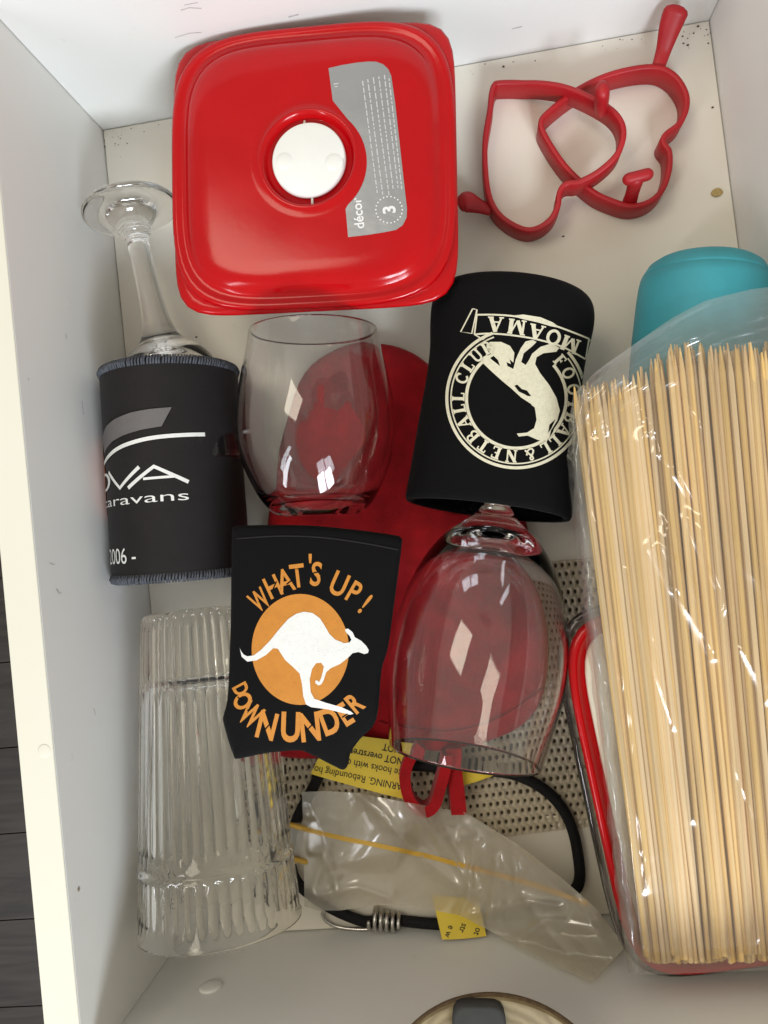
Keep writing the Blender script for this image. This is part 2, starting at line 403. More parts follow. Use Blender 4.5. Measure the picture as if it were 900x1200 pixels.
# slab-serif capitals, unit height, y up: strokes (polyline, thickness)
def _arc(cx, cy, rx, ry, a0, a1, n=14):
    return [(cx + rx * math.cos(math.radians(a0 + (a1 - a0) * k / n)), cy + ry * math.sin(math.radians(a0 + (a1 - a0) * k / n))) for k in range(n + 1)]
def _sf(x, y, w=.3): return ([(x - w / 2, y), (x + w / 2, y)], .08)
GL = {
 'F': (.66, [([(.18, 0), (.18, 1)], .2), _sf(.18, .04, .4), ([(0, .95), (.64, .95)], .1), ([(.6, .98), (.6, .74)], .08), ([(.2, .52), (.48, .52)], .09), ([(.46, .64), (.46, .4)], .07)]),
 'O': (.86, [(_arc(.43, .5, .34, .45, 0, 360, 28), .15)]),
 'T': (.74, [([(.37, 0), (.37, 1)], .2), _sf(.37, .04, .42), ([(.02, .95), (.72, .95)], .1), ([(.05, .98), (.05, .72)], .08), ([(.69, .98), (.69, .72)], .08)]),
 'B': (.76, [([(.18, 0), (.18, 1)], .2), ([(0, .96), (.4, .96)], .08), ([(0, .04), (.4, .04)], .08), (_arc(.38, .74, .22, .22, 90, -90), .12), (_arc(.4, .27, .26, .24, 90, -90), .13), ([(.2, .51), (.42, .51)], .07)]),
 'A': (.9, [([(.12, .02), (.45, 1)], .09), ([(.45, 1), (.76, .02)], .2), ([(.24, .34), (.64, .34)], .08), _sf(.12, .04, .28), _sf(.76, .04, .34)]),
 'L': (.68, [([(.18, 0), (.18, 1)], .2), _sf(.18, .96, .4), ([(0, .05), (.64, .05)], .1), ([(.61, .02), (.61, .3)], .08)]),
 'N': (.9, [([(.14, 0), (.14, 1)], .1), ([(.12, .98), (.74, .04)], .2), ([(.76, 0), (.76, 1)], .1), _sf(.14, .04, .3), _sf(.12, .96, .28), _sf(.76, .96, .3)]),
 'E': (.7, [([(.18, 0), (.18, 1)], .2), ([(0, .95), (.62, .95)], .1), ([(0, .05), (.64, .05)], .1), ([(.6, .98), (.6, .74)], .08), ([(.62, .02), (.62, .28)], .08), ([(.2, .52), (.46, .52)], .09)]),
 'C': (.8, [(_arc(.44, .5, .35, .45, 42, 318, 24), .15), ([(.7, .95), (.7, .66)], .08)]),
 'U': (.86, [([(.16, 1), (.16, .38)] + _arc(.42, .36, .26, .3, 180, 360)[1:-1] + [(.68, .38), (.68, 1)], .14), _sf(.16, .96, .32), _sf(.7, .96, .28)]),
 'M': (1.1, [([(.16, 0), (.16, 1)], .1), ([(.18, .98), (.54, .06)], .18), ([(.54, .06), (.88, .98)], .08), ([(.9, 0), (.9, 1)], .2), _sf(.16, .04, .3), _sf(.14, .96, .26), _sf(.9, .04, .34), _sf(.92, .96, .3)]),
 '&': (.86, [([(.78, .06), (.3, .72), (.28, .86), (.38, .95), (.5, .9), (.52, .78), (.2, .42), (.12, .25), (.2, .08), (.38, .04), (.58, .16), (.74, .5)], .12)]),
}
def serif_at(ch, cx, cy, h, ang, wide=1.):
    w, strokes = GL[ch]; a = math.radians(ang); c, s = math.cos(a), math.sin(a); out = []
    for pl, th in strokes:
        vs, fs = stroke(pl, th * 1.22)
        out.append(([(cx + (x - w / 2) * h * wide * c + (y - .5) * h * s, cy + (x - w / 2) * h * wide * s - (y - .5) * h * c) for x, y in vs], fs))
    return out

# ------------------------------------------------------------------ setting: kitchen floor and the drawer
kf = MB().box((-160, -120, -79), (200, 170, -76.4)).build('floor', M['darkbrown'], None, False); kf['kind'] = 'structure'
me0 = None
for r in range(20):
    x = -160 - (r * 37) % 90
    while x < 200:
        l = 90
        pl = MB().box((x + .08, -120 + r * 14.5 + .1, -76.4), (x + l - .08, -120 + r * 14.5 + 14.4, -75.2))
        pl.build('plank', M['plank'], kf, False); x += l

T = 1.8
dr = thing('drawer', 'open white melamine drawer holding kitchen odds and ends', 'drawer', (DW / 2, DD / 2, 0))
def bevbox(lo, hi, b=.06):
    x0, y0, z0 = lo; x1, y1, z1 = hi; mb = MB()
    def ring(i, z): return [V(p) for p in ((x0+i,y0+i,z),(x1-i,y0+i,z),(x1-i,y1-i,z),(x0+i,y1-i,z))]
    return mb.loft([ring(b, z0), ring(0, z0 + b), ring(0, z1 - b), ring(b, z1)])
g = .045
bevbox((g, g, -1.6), (DW - g, DD - g, 0)).build('base_panel', M['base'], dr, False)
side = {}
for nm, lo, hi in (('side_panel', (-T, -.0, -1.8), (0, DD + T, DH)), ('side_panel', (DW, -.0, -1.8), (DW + T, DD + T, DH)),
                   ('back_panel', (g, DD, -1.8), (DW - g, DD + T, DH)), ('front_panel', (-T, -T, -1.8), (DW + T, -.03, DH)),
                   ('drawer_front', (-T - .5, -T - 1.9, -3), (DW + T + .5, -T - .03, DH + .1))):
    o = bevbox(lo, hi, .03).build(nm, M['wall'], dr, False)
    x0, y0, _ = lo; x1, y1, z1 = hi
    bevbox((x0 - .01, y0 - .01, z1 + .03), (x1 + .012, y1 + .01, z1 + .13), .03).build('edge_strip', M['band'], o, False)
# screw cap on the inside of the front panel and a faint plug mark in the left rim
c = UY(247, 1156, .0); lathe(c, c + V((0, 1, 0)), [(.0, -.05), (.66, -.05), (.66, .03), (.55, .1), (.2, .13), (.0, .13)], 32).build('screw_cap', M['white'], dr)
c = U(52, 880, DH + .13); lathe(c, c + V((0, 0, 1)), [(.0, -.05), (.34, -.05), (.34, .005), (.3, .012), (.0, .012)], 32, (1, 0, 0)).build('plug', M['band'], dr)

def wall_mark(shapes, mp_, par): decal('scuff_mark', shapes, mp_, M['scuff'], par, 6)
bw = lambda x, y: UY(x, y, DD - .012)
def lw_(x, y):
    d = ray(x, y); return CAM + d * ((.012 - CAM.x) / d.x)
for pts, w_ in (([(212, 12), (222, 9), (236, 10)], 1.3), ([(216, 6), (232, 3)], 1.1), ([(338, 20), (350, 17)], 1.6), ([(205, 44), (222, 39), (236, 38)], 1.0), ([(600, 34), (612, 31)], 1.1)): wall_mark([stroke(pts, w_)], bw, dr)
for pts, w_ in (([(77, 391), (78, 397)], 1.0), ([(66, 690), (70, 696), (72, 694)], 1.2), ([(58, 660), (64, 662)], .9), ([(96, 470), (98, 486)], .8), ([(110, 830), (112, 838)], .9)): wall_mark([stroke(pts, w_)], lw_, dr)

# ------------------------------------------------------------------ red food container
ZO = 1.8; zl = 5.4 + ZO
Lm, Rm, Tm, Bm = U(200, 214, zl), U(532, 190, zl), U(349, 28, zl), U(385, 354, zl)
cc = (Lm + Rm + Tm + Bm) / 4; ex = (Rm - Lm); ex.z = 0; a_ = ex.length / 2; ex.normalize(); ey = V((-ex.y, ex.x, 0)); b_ = (Tm - Bm).length / 2
fc = thing('food_container', 'square red lidded food container with white vent cap at the back of the drawer', 'food container', (cc.x, cc.y, 0))
body = MB().loft([superell(cc, ex, ey, a, b, n, z) for a, b, n, z in ((5.2, 5.0, 6, .02), (5.7, 5.5, 6, .08), (5.95, 5.75, 6, .5), (6.9, 6.7, 6, 4.9 + ZO), (7.15, 6.95, 6, 5.0 + ZO), (7.1, 6.9, 6, 5.05 + ZO), (6.75, 6.55, 6, 4.9 + ZO), (5.75, 5.55, 6, .5), (5.4, 5.2, 6, .25))])
body.build('container_body', M['frost'], fc)
rc = U(363, 190, 5.8 + ZO); rc.z = 0
def circ(r, z, N=96): return [V((rc.x, rc.y, z + ZO)) + (ex * math.cos(q) + ey * math.sin(q)) * r for q in [2 * math.pi * j / N for j in range(N)]]
S = lambda k, n, z, d=0: superell(cc, ex, ey, a_ * k - d, b_ * k - d, n, z + ZO)
lid = MB().loft([S(.95, 6, 4.75), S(.99, 8, 4.8), S(1.003, 8, 4.9), S(1.005, 8, 5.05), S(.99, 8, 5.16), S(.96, 7, 5.2),
                 S(.975, 4.2, 5.22), S(.995, 4.2, 5.28), S(1.0, 4.2, 5.4), S(.998, 4.2, 5.52), S(.985, 4.2, 5.62), S(.965, 4.2, 5.66), S(.945, 4.2, 5.62),
                 S(.93, 4.2, 5.56), S(.905, 4.2, 5.58), S(.885, 4.2, 5.68), S(.865, 4.4, 5.86), S(.84, 4.3, 6.02), S(.80, 4.2, 6.14), S(.75, 4.1, 6.2), S(.68, 4, 6.22),
                 circ(3.3, 6.22), circ(2.86, 6.22), circ(2.78, 6.27), circ(2.68, 6.31), circ(2.58, 6.28), circ(2.48, 6.12), circ(2.4, 5.9), circ(2.3, 5.8), circ(1.2, 5.8)])
lo = lid.build('lid', M['red'], fc)
vc = V((rc.x, rc.y, 5.75 + ZO))
vent = lathe(vc, vc + V((0, 0, 1)), [(.0, 0), (1.98, 0), (2.04, .1), (2.04, .34), (1.99, .42), (1.88, .45), (.0, .45)], 64, ex)
vo = vent.build('vent_cap', M['white'], lo, True, None, 40)
def dimple(px, py):
    p = U(px, py, 6.2 + ZO); p.z = 6.2 + ZO
    lathe(p, p + V((0, 0, 1)), [(.0, .055), (.3, .05), (.42, .03), (.5, .0), (.55, -.01)], 28, ex).build('finger_dimple', M['white'], vo)
dimple(333, 189); dimple(391, 190)
for px, py in ((357, 145), (366, 236)):
    p = U(px, py, 5.9 + ZO); MB().tube([p - ey * .12, p + ey * .12], .07, 8).build('vent_tab', M['white'], lo)
lb = lid.bvh(); st = on(lb, .012)
sticker = [(385, 80)] + [(400, 76.5), (418, 73.5), (432, 72.2)] + [(441, 72.5), (449, 75.5), (455, 81), (458.5, 89)] + [(463, 120), (468, 165), (473, 210), (477, 245)] + \
          [(476.5, 255), (472, 264), (464, 269.5), (452, 272)] + [(430, 275.5), (408, 278)] + [(405, 245)]
arc = [(363 + 67 * math.cos(math.radians(q)), 190 + 67 * math.sin(math.radians(q))) for q in range(48, -53, -6)]
sticker += [p for p in arc if True] + [(390, 118)]
so = decal('sticker', [poly(sticker)], st, M['silver'], lo, 6)
st2 = on(lb, .026)
decal('lettering', [text_at('d\u00e9cor', 419.5, 250, 11, -97, .95, .02)], st2, M['ink_label'], lo, 5)
decal('numeral', [text_at('3', 456, 246, 14, -97, 1.0, .03)], st2, M['ink_label'], lo, 5)
dots = [annulus(456 + 15.5 * math.cos(q), 246 + 15.5 * math.sin(q), 0.01, 1.0, n=6) for q in [2 * math.pi * k / 22 for k in range(22)]]
decal('dot_ring', dots, st2, M['ink_label'], lo, 5)
random.seed(5); fine = []
for k, (x0, y0, x1, y1) in enumerate(((425, 95, 443, 232), (431, 93, 449, 231), (437.5, 91, 456, 229), (444, 90, 461.5, 227), (450.5, 88, 467, 224), (456, 92, 471, 222))):
    t = 0
    while t < .97:
        l = random.uniform(.02, .06); e = min(t + l, 1)
        fine.append(stroke([(x0 + (x1 - x0) * t, y0 + (y1 - y0) * t), (x0 + (x1 - x0) * e, y0 + (y1 - y0) * e)], 1.3)); t = e + .012
decal('fine_print', fine + [stroke([(391, 99), (397, 98)], 1.4), stroke([(392, 102), (396, 101.5)], 1.2)], st2, M['ink_fine'], lo, 12)

# ------------------------------------------------------------------ heart-shaped egg rings
def sweep_ring(pts, z0, z1, th, tilt=None):
    n = len(pts); mb = MB(); rings = []
    cx = sum(p.x for p in pts) / n; cyy = sum(p.y for p in pts) / n
    area_ = sum(pts[i].x * pts[(i + 1) % n].y - pts[(i + 1) % n].x * pts[i].y for i in range(n))
    sg = 1 if area_ > 0 else -1
    for i in range(n):
        t = pts[(i + 1) % n] - pts[i - 1]; t.z = 0; t.normalize(); nrm = V((-t.y, t.x, 0)) * sg      # inward
        b = .07; dz = tilt(pts[i]) if tilt else 0
        sec = [(0, z0 + b), (b, z0), (th - b, z0), (th, z0 + b), (th, z1 - b), (th - b, z1), (b, z1), (0, z1 - b)]
        rings.append([V((pts[i].x, pts[i].y, 0)) + nrm * d + V((0, 0, z + dz)) for d, z in sec])
    return mb.loft(rings, closed=True)
def heart(px, z0, z1, tilt=None):
    zt = lambda p: 0
    out = [U(x, y, (z0 + z1) / 2 + .5 * (z1 - z0)) for x, y in spl(px, 5, True)]
    return sweep_ring(out, z0, z1, .33, tilt)
h1 = [(573, 108), (577, 97), (586, 93), (621, 94), (659, 105), (693, 125), (718, 146), (728, 169), (722, 194), (702, 212), (678, 222), (664, 222), (658, 230), (656, 245), (645, 262), (621, 272), (597, 264), (578, 247), (568, 220), (565, 169), (571, 127)]
h2 = [(631, 142), (642, 127), (676, 101), (718, 82), (766, 74), (792, 84), (807, 106), (808, 127), (799, 146), (784, 158), (781, 165), (788, 176), (788, 198), (780, 222), (764, 238), (740, 244), (712, 236), (690, 224), (660, 196), (636, 160)]
t1 = lambda p: .0
ring2 = thing('egg_ring', 'red silicone heart ring with a paddle handle pointing at the back wall', 'egg ring', tuple(U(720, 160, 0)), 'heart shaped egg rings')
heart(h2, .02, 1.75).build('heart_band', M['redsil'], ring2)
def paddle(pxs, zs, rads, flat, parent, up=(0, 0, 1)):
    P = [U(x, y, z) for (x, y), z in zip(pxs, zs)]
    P = [V(p) for p in spl([(*p, r) for p, r in zip(P, rads)], 5)] if False else spl([(*p, r) for p, r in zip(P, rads)], 5)
    return MB().tube([V(p[:3]) for p in P], [p[3] for p in P], 16, flat, up).build('handle', M['redsil'], parent)
paddle([(772, 77), (778, 58), (786, 30), (792, 14)], [1.4, 1.7, 2.5, 3.0], [.40, .46, .66, .72], .5, ring2)
o = paddle([(738, 236), (741, 226), (745, 212)], [1.2, 1.9, 2.9], [.44, .40, .44], .8, ring2)
P = U(747, 208, 3.0); MB().tube([P - V((.5, .02, 0)), P + V((.55, .06, .05))], .36, 12).build('handle_end', M['redsil'], o)
ring1 = thing('egg_ring', 'red silicone heart ring lying over the other, its stubby handle toward the red container', 'egg ring', tuple(U(640, 180, 0)), 'heart shaped egg rings')
lift = lambda p: max(0.0, min(2.1, (p.x - U(600, 0, 0).x) * .33))
heart(h1, .02, 1.7, lift).build('heart_band', M['redsil'], ring1)
paddle([(574, 246), (562, 242), (548, 237), (542, 238)], [1.2, 1.2, 1.35, 1.35], [.36, .44, .66, .56], .55, ring1)
paddle([(704, 128), (705, 118), (706, 106)], [2.8, 3.7, 4.6], [.5, .6, .58], .7, ring1)

# ------------------------------------------------------------------ teal cup, lying with its base to the back
A = U(827, 310, 3.75); B = U(812, 520, 3.95); L_ = (B - A).length
cup = thing('plastic_cup', 'teal plastic cup lying on its side under the top of the skewer bag', 'cup', (A.x, A.y - 4, 0))
R = 3.68
prof = [(.0, -.14), (1.6, -.14), (2.3, -.1), (2.75, .04), (3.1, .3), (3.38, .8), (3.43, .93), (3.41, .97), (3.46, 1.01), (3.54, 1.5), (3.6, 2.4), (R, 4.5), (R + .08, L_), (R + .02, L_ + .06), (R - .2, L_), (R - .22, 4.5), (3.2, 1.2), (2.5, .4), (.0, .1)]
lathe(A, B, prof, 72).build('cup_body', M['teal'], cup)

# ------------------------------------------------------------------ mat, mitt
zm = .02
q = [U(*p, zm) for p in ((322, 684), (742, 650), (775, 958), (338, 1008))]
pm = thing('perforated_mat', 'beige perforated non-slip mat lying on the drawer floor', 'mat', tuple((q[0] + q[2]) / 2))
nx = round((q[1] - q[0]).length / .41); ny = round((q[3] - q[0]).length / .62)
mb = MB(); back = []
def mp(i, j):
    s, t = i / nx, j / ny; p = (q[0] * (1 - s) + q[1] * s) * (1 - t) + (q[3] * (1 - s) + q[2] * s) * t
    return V((p.x, p.y, .16 + .10 * nz(p.x, p.y, 3, .12) + .06 * nz(p.x, p.y, 1, .5)))
rowz = lambda j: .05 * math.cos(j * math.pi * 2)
for jj in range(ny):
    off = .5 if jj % 2 else 0
    for ii in range(nx):
        o8 = [(0, 0), (.5, 0), (1, 0), (1, .5), (1, 1), (.5, 1), (0, 1), (0, .5)]
        rj = random.uniform(.85, 1.1)
        h8 = [(.5 + .27 * rj * math.cos(a), .5 + .29 * rj * math.sin(a)) for a in [math.radians(d) for d in (-135, -90, -45, 0, 45, 90, 135, 180)]]
        vs = []
        for k, (u, v) in enumerate(o8):
            p = mp(ii + u + off, jj + v); p.z += .05 if k % 2 == 0 else .0; vs.append(p)
        for u, v in h8: p = mp(ii + u + off, jj + v); p.z += .0; vs.append(p)
        for u, v in h8: p = mp(ii + .5 + (u - .5) * .9 + off, jj + .5 + (v - .5) * .9); p.z -= .17; vs.append(p)
        mb.add(vs, [(k, (k + 1) % 8, 8 + (k + 1) % 8, 8 + k) for k in range(8)] + [(8 + k, 8 + (k + 1) % 8, 16 + (k + 1) % 8, 16 + k) for k in range(8)])
mb.build('mesh_layer', M['mat'], pm)
bk = MB().grid([[mp(i * nx / 8 + .5 * (i == 8) * 0, j * ny / 8) * 1 - V((0, 0, .13)) for i in range(9)] for j in range(9)])
bk.build('dark_sheet', M['darkbrown'], pm)  # dark sheet added under the mat so its holes look dark

def puff(outline, base, top, seed, edge=.18, wr=.12, m=6, rings=9):
    """a soft flat body: outline in world cm, rounded edge, wrinkled top"""
    n = len(outline); c = sum(outline, V()) / n; mb = MB(); R_ = []
    def pt(p, s, z): q_ = c + (p - c) * s; return V((q_.x, q_.y, z))
    for s in (0.02, .35, .65, .86, .95): R_.append([pt(p, s, base(p) if False else base) for p in outline])
    R_.append([pt(p, .99, base + (top - base) * .2) for p in outline])
    for s, f in ((1.0, .5), (.992, .75), (.97, .92), (.94, 1.0), (.88, 1.05), (.8, 1.08), (.7, 1.1), (.58, 1.1), (.45, 1.1), (.3, 1.1), (.15, 1.1), (.02, 1.1)):
        row = []
        for p in outline:
            w = pt(p, s, 0); h = base + (top - base) * f
            if s < .99: h += wr * (nz(w.x, w.y, seed, .35) + .5 * nz(w.x, w.y, seed + 5, .9)) * min(1, (1 - s) * 8)
            row.append(V((w.x, w.y, h)))
        R_.append(row)
    return mb.loft(R_)
mo = [(440, 403), (395, 411), (357, 438), (337, 490), (322, 560), (312, 640), (310, 760), (318, 870), (330, 886), (380, 888), (445, 880), (475, 872), (520, 878), (600, 858), (636, 824), (648, 765), (640, 695), (622, 632), (600, 560), (560, 480), (508, 432), (477, 411)]
mo3 = [U(x, y, .8) for x, y in spl(mo, 4, True)]
mt = thing('oven_mitt', 'red cloth oven mitt lying flat beneath the glasses with a hanging loop', 'oven mitt', tuple(U(480, 650, 0)))
mitt = puff(mo3, .45, 1.35, 11, wr=.6); mitt.build('mitt_body', M['redcloth'], mt)
hem = spl([(446, 846), (470, 852), (530, 856), (585, 842), (640, 806)], 6)
mbv = mitt.bvh(); f = on(mbv, .05)
MB().tube([p for p in (f(*x) for x in hem) if p], .09, 6).build('hem', M['redcloth'], mt)
def ribbon(px, zs, wid, th, name, m, parent):
    P = spl([(*U(x, y, z),) for (x, y), z in zip(px, zs)], 6); mbx = MB(); R_ = []
    P = [V(p) for p in P]
    for i, p in enumerate(P):
        t = (P[min(i + 1, len(P) - 1)] - P[max(i - 1, 0)]); t.z = 0; t.normalize(); nn = V((-t.y, t.x, 0)) * th / 2
        tilt = V((.12, .05, 0)) * wid
        R_.append([p - nn, p + nn, p + nn * .9 + tilt + V((0, 0, wid)), p - nn * .9 + tilt + V((0, 0, wid))])
    return mbx.loft(R_).build(name, m, parent, True, None, 40)
ribbon([(492, 868), (480, 884), (474, 905), (479, 930), (494, 944), (507, 938), (514, 918), (520, 896), (523, 878)], [1.2] * 9, 1.35, .72, 'hanging_loop', M['redcloth'], mt)
ribbon([(530, 872), (531, 900), (534, 925), (536, 948)], [1.1, 1.0, .9, .8], 1.2, 1.0, 'strap_end', M['redcloth'], mt)

# ------------------------------------------------------------------ drink holders and glasses
def tube_shell(A, B, rings, th, n=72, ref=(0, 0, 1), close_end=None):
    """rings: (t 0..1, half-width, half-height); outer skin, lip, inner skin"""
    d, e, b = basis(A, B, ref); L = (B - A).length; R_ = []
    def ring(t, w, h): return [A + d * (t * L) + e * (h * math.cos(q)) + b * (w * math.sin(q)) for q in [2 * math.pi * j / n for j in range(n)]]
    for t, w, h in rings: R_.append(ring(t, w, h))
    out = R_[:]
    for t, w, h in rings[::-1]: R_.append(ring(t, max(.05, w - th), max(.05, h - th)))
    return out, R_
# charcoal holder lying at the left wall
k1a, k1b = U(199, 436, 4.15), U(214, 676, 4.15)
kz1 = thing('drink_holder', 'charcoal foam drink holder with stitched rims and white lettering beside the left wall', 'drink holder', (k1a.x, (k1a.y + k1b.y) / 2, 0), 'foam drink holders')
RK = 4.02
rings1 = [(0, RK, RK * .99), (.03, RK + .02, RK), (.25, RK + .03, RK - .02), (.5, RK - .02, RK + .03), (.75, RK + .02, RK), (.97, RK - .02, RK), (1, RK - .05, RK - .03)]
rings1 = [tuple(r) for r in spl(rings1, 3)]
_, R_ = tube_shell(k1a, k1b, rings1, .32)
body1 = MB().loft(R_, closed=True); kb = body1.build('sleeve', M['neo2'], kz1)
d1, e1, b1 = basis(k1a, k1b); L1 = (k1b - k1a).length
lathe(k1b - d1 * .4, k1b, [(.0, 0), (RK - .35, 0), (RK - .3, .1), (RK - .35, .25), (.0, .25)], 48).build('base_disc', M['neo2'], kz1)
def stitches(A, d, e, b, r, n, name, parent, w=.17):
    mb = MB()
    for k in range(n):
        q = 2 * math.pi * (k + random.uniform(-.2, .2)) / n; rad = e * math.cos(q) + b * math.sin(q); tan = b * math.cos(q) - e * math.sin(q)
        pts = []
        for s in (-.5, -.25, 0, .25, .5):
            a = s * math.pi * 1.1
            pts.append(A + rad * (r - .16 + .24 * math.cos(a)) + d * (.26 * math.sin(a)) + tan * (s * .12))
        mb.tube(pts, .062, 5)
    o = mb.build(name, M['stitch'], parent); o['kind'] = 'stuff'; return o
stitches(k1a + d1 * .16, d1, e1, b1, RK + .02, 150, 'stitched_edge', kz1)
stitches(k1b - d1 * .16, d1, e1, b1, RK + .0, 150, 'stitched_edge', kz1)
def cyl(off):
    def f(u, v):                                # u: cm round the sleeve to the right of its top line, v: cm from the rim
        q = u / RK; return k1a + d1 * v + (e1 * math.cos(q) - b1 * math.sin(q)) * (RK + .03 + off)
    return f
sgn = 1 if (-b1).x > 0 else -1
def cylm(off):
    g_ = cyl(off); return lambda u, v: g_(u * sgn, v)
up = lambda pts: poly(pts)
decal('grey_flash', [up([(-4.2, 4.0), (-3.0, 3.45), (-2.0, 3.2), (-.8, 3.0), (.3, 2.92), (1.5, 2.88), (.9, 3.92), (-.2, 4.02), (-1.4, 4.2), (-2.4, 4.42), (-3.8, 4.95)])], cylm(.015), M['ink_grey'], kb, .4)
decal('white_line', [stroke(spl([(-4, 5.5), (-3.0, 5.2), (-2, 4.9), (-.9, 4.68), (.6, 4.5), (3.25, 4.4)], 5), .22)], cylm(.015), M['ink_white'], kb, .4)
def wide(body_, cx, cy_, h, w, bold): return text_at(body_, cx, cy_, h, 0, w, bold)
decal('lettering', [wide('O', -4.0, 6.6, 1.02, 1.9, .005),
                    stroke([(-3.1, 6.08), (-1.95, 7.1), (-.5, 6.06)], .21), stroke([(-1.3, 7.16), (.35, 6.1), (2.15, 7.06)], .21), stroke([(-.3, 6.74), (1.4, 6.72)], .14),
                    wide('caravans', -1.15, 7.78, .55, 2.42, -.004)], cylm(.015), M['ink_white'], kb, .3)
decal('date_lettering', [text_at('2006 -', -2.5, 10.9, .86, 0, .9, .0)], cylm(.015), M['ink_white'], kb, .3)
decal('rust_band', [up([(-7.5, 3.4), (-5.0, 4.0), (-4.3, 4.9), (-3.95, 6.0), (-4.2, 7.4), (-4.8, 8.4), (-7.5, 9.2)])], cylm(.015), M['ink_rust'], kb, .4)

# stemmed glass lying with its bowl inside the charcoal holder
fA, fB = U(152, 243, 3.35), U(196, 430, 4.0); 
g1 = thing('wine_glass', 'clear stemmed wine glass with its foot up against the left wall', 'wine glass', (fA.x, fA.y, 0), 'wine glasses')
prof = [(.0, .04), (1.0, .03), (2.3, -.04), (2.72, -.05), (2.9, .08), (2.92, .24), (2.76, .38), (2.1, .52), (1.5, .78), (1.12, 1.2), (.95, 1.5), (.98, 1.62), (.9, 1.72), (.92, 1.86), (.74, 2.1), (.66, 2.8), (.66, 4.0), (.70, 5.4), (.76, 6.6), (.86, 7.6), (1.02, 8.3), (1.3, 8.9), (1.7, 9.4),
        (2.4, 9.9), (3.0, 11.0), (3.35, 12.5), (3.4, 14), (3.25, 16), (3.1, 17.2), (3.05, 17.25), (3.0, 17.2), (3.15, 16), (3.28, 14), (3.2, 12.5), (2.8, 11.1), (2.1, 10.1), (1.2, 9.5), (.0, 9.3)]
lathe(fA, fB, [(r, t) for r, t in spl(prof, 3)], 72).build('glass_body', M['glass'], g1)

# stemless glass
sA, sB = U(374, 604, 5.2), U(367, 389, 5.45); Ls = (sB - sA).length
g2 = thing('stemless_glass', 'clear stemless wine glass lying over the red mitt with its mouth to the back', 'drinking glass', ((sA.x + sB.x) / 2, (sA.y + sB.y) / 2, 1.3))
k = Ls / 10.2
prof = [(.0, .16), (1.0, .14), (1.7, .04), (2.2, .0), (2.65, .22), (3.2, .8), (3.8, 1.85), (4.33, 3.2), (4.55, 4.7), (4.5, 6.1), (4.26, 7.6), (3.95, 8.9), (3.72, 10.15), (3.67, 10.22), (3.61, 10.17),
        (3.83, 8.9), (4.13, 7.6), (4.37, 6.1), (4.42, 4.7), (4.18, 3.35), (3.55, 1.95), (2.9, 1.05), (1.8, .62), (.0, .55)]
lathe(sA, sB, [(r, t * k) for r, t in spl(prof, 3)], 80).build('glass_body', M['glass'], g2)

# black holder with the club badge, and the glass whose foot it swallows
k2a, k2b = U(603, 343, 4.1), U(571, 598, 5.6)
kz2 = thing('drink_holder', 'black foam drink holder with a cream round badge, over a wine glass foot', 'drink holder', ((k2a.x + k2b.x) / 2, (k2a.y + k2b.y) / 2, 1.2), 'foam drink holders')
rr = [(-.012, .6, .5), (-.01, 2.8, 2.0), (.0, 3.8, 2.7), (.02, 4.3, 3.0), (.06, 4.56, 3.15), (.12, 4.64, 3.1), (.2, 4.56, 2.95), (.3, 4.4, 2.9), (.42, 4.36, 2.95), (.6, 4.45, 3.05), (.8, 4.52, 3.1), (.95, 4.6, 3.12), (.985, 4.6, 3.1), (1., 4.52, 3.03)]
rr = [tuple(r) for r in spl(rr, 3)]
_, R_ = tube_shell(k2a, k2b, rr, .33)
body2 = MB().loft(R_)
for i, v in enumerate(body2.v): v += V((0, 0, .09 * nz(v.x, v.y, v.z * .2, .3)))
kb2 = body2.build('sleeve', M['neo'], kz2)
o2 = on(body2.bvh(), .014)
CX, CY2 = 605, 467
ringr = [annulus(CX, CY2, 79.5, 83, 0, 360, 90), annulus(CX, CY2, 75.6, 77.2, -38, 250, 80), annulus(CX, CY2, 56.5, 60.2, -42, 245, 80)]
decal('badge_rings', ringr[:1] and [annulus(CX, CY2, 79.5, 83, -42, 250, 90), ringr[1], ringr[2]], o2, M['ink_cream'], kb2, 5)
word = [('F', -41), ('O', -26), ('O', -9), ('T', 6), ('B', 20), ('A', 34), ('L', 48), ('L', 59.5), ('&', 76), ('N', 95), ('E', 110.5), ('T', 124.5), ('B', 139), ('A', 155), ('L', 169.5), ('L', 181.5), ('C', 200), ('L', 213.5), ('U', 227), ('B', 240)]
sh = []
for ch, fi in word:
    a = math.radians(fi); sh += serif_at(ch, CX + 67.8 * math.cos(a), CY2 + 67.8 * math.sin(a), 14.4, fi + 90, 1.0)
decal('badge_lettering', sh, on(body2.bvh(), .016), M['ink_cream'], kb2, 5, .0012)
ban = spl([(556, 392), (575, 391), (600, 393), (630, 398), (660, 407), (686, 421)], 4); bat = spl([(559, 369), (580, 369), (605, 371), (635, 377), (662, 386), (690, 397)], 4)
lines = [stroke(ban, 2.0), stroke(bat, 2.0), stroke([(556, 392), (559, 369)], 1.8), stroke([(686, 421), (690, 397)], 1.8),
         stroke([(554, 362), (540, 389), (553, 391), (559, 363), (554, 362)], 1.6), stroke([(559, 363), (558, 371)], 1.6), stroke([(556, 392), (566, 398), (572, 393)], 1.6),
         stroke([(690, 400), (694, 396), (692, 424), (683, 424)], 1.6)]
decal('banner_outline', lines, on(body2.bvh(), .018), M['ink_cream'], kb2, 5, .0012)
sh = []
for ch, x, y, a in (('M', 668, 404, 201), ('O', 648.5, 395.5, 197), ('A', 629, 389.5, 192), ('M', 605.5, 383.5, 188), ('A', 581, 380.5, 183)): sh += serif_at(ch, x, y, 17.5, a, 1.12)
decal('banner_lettering', sh, on(body2.bvh(), .02), M['ink_cream'], kb2, 5, .0012)
c6 = lambda pts: [(460 + x / 3.4615, 310 + y / 3.4615) for x, y in pts]
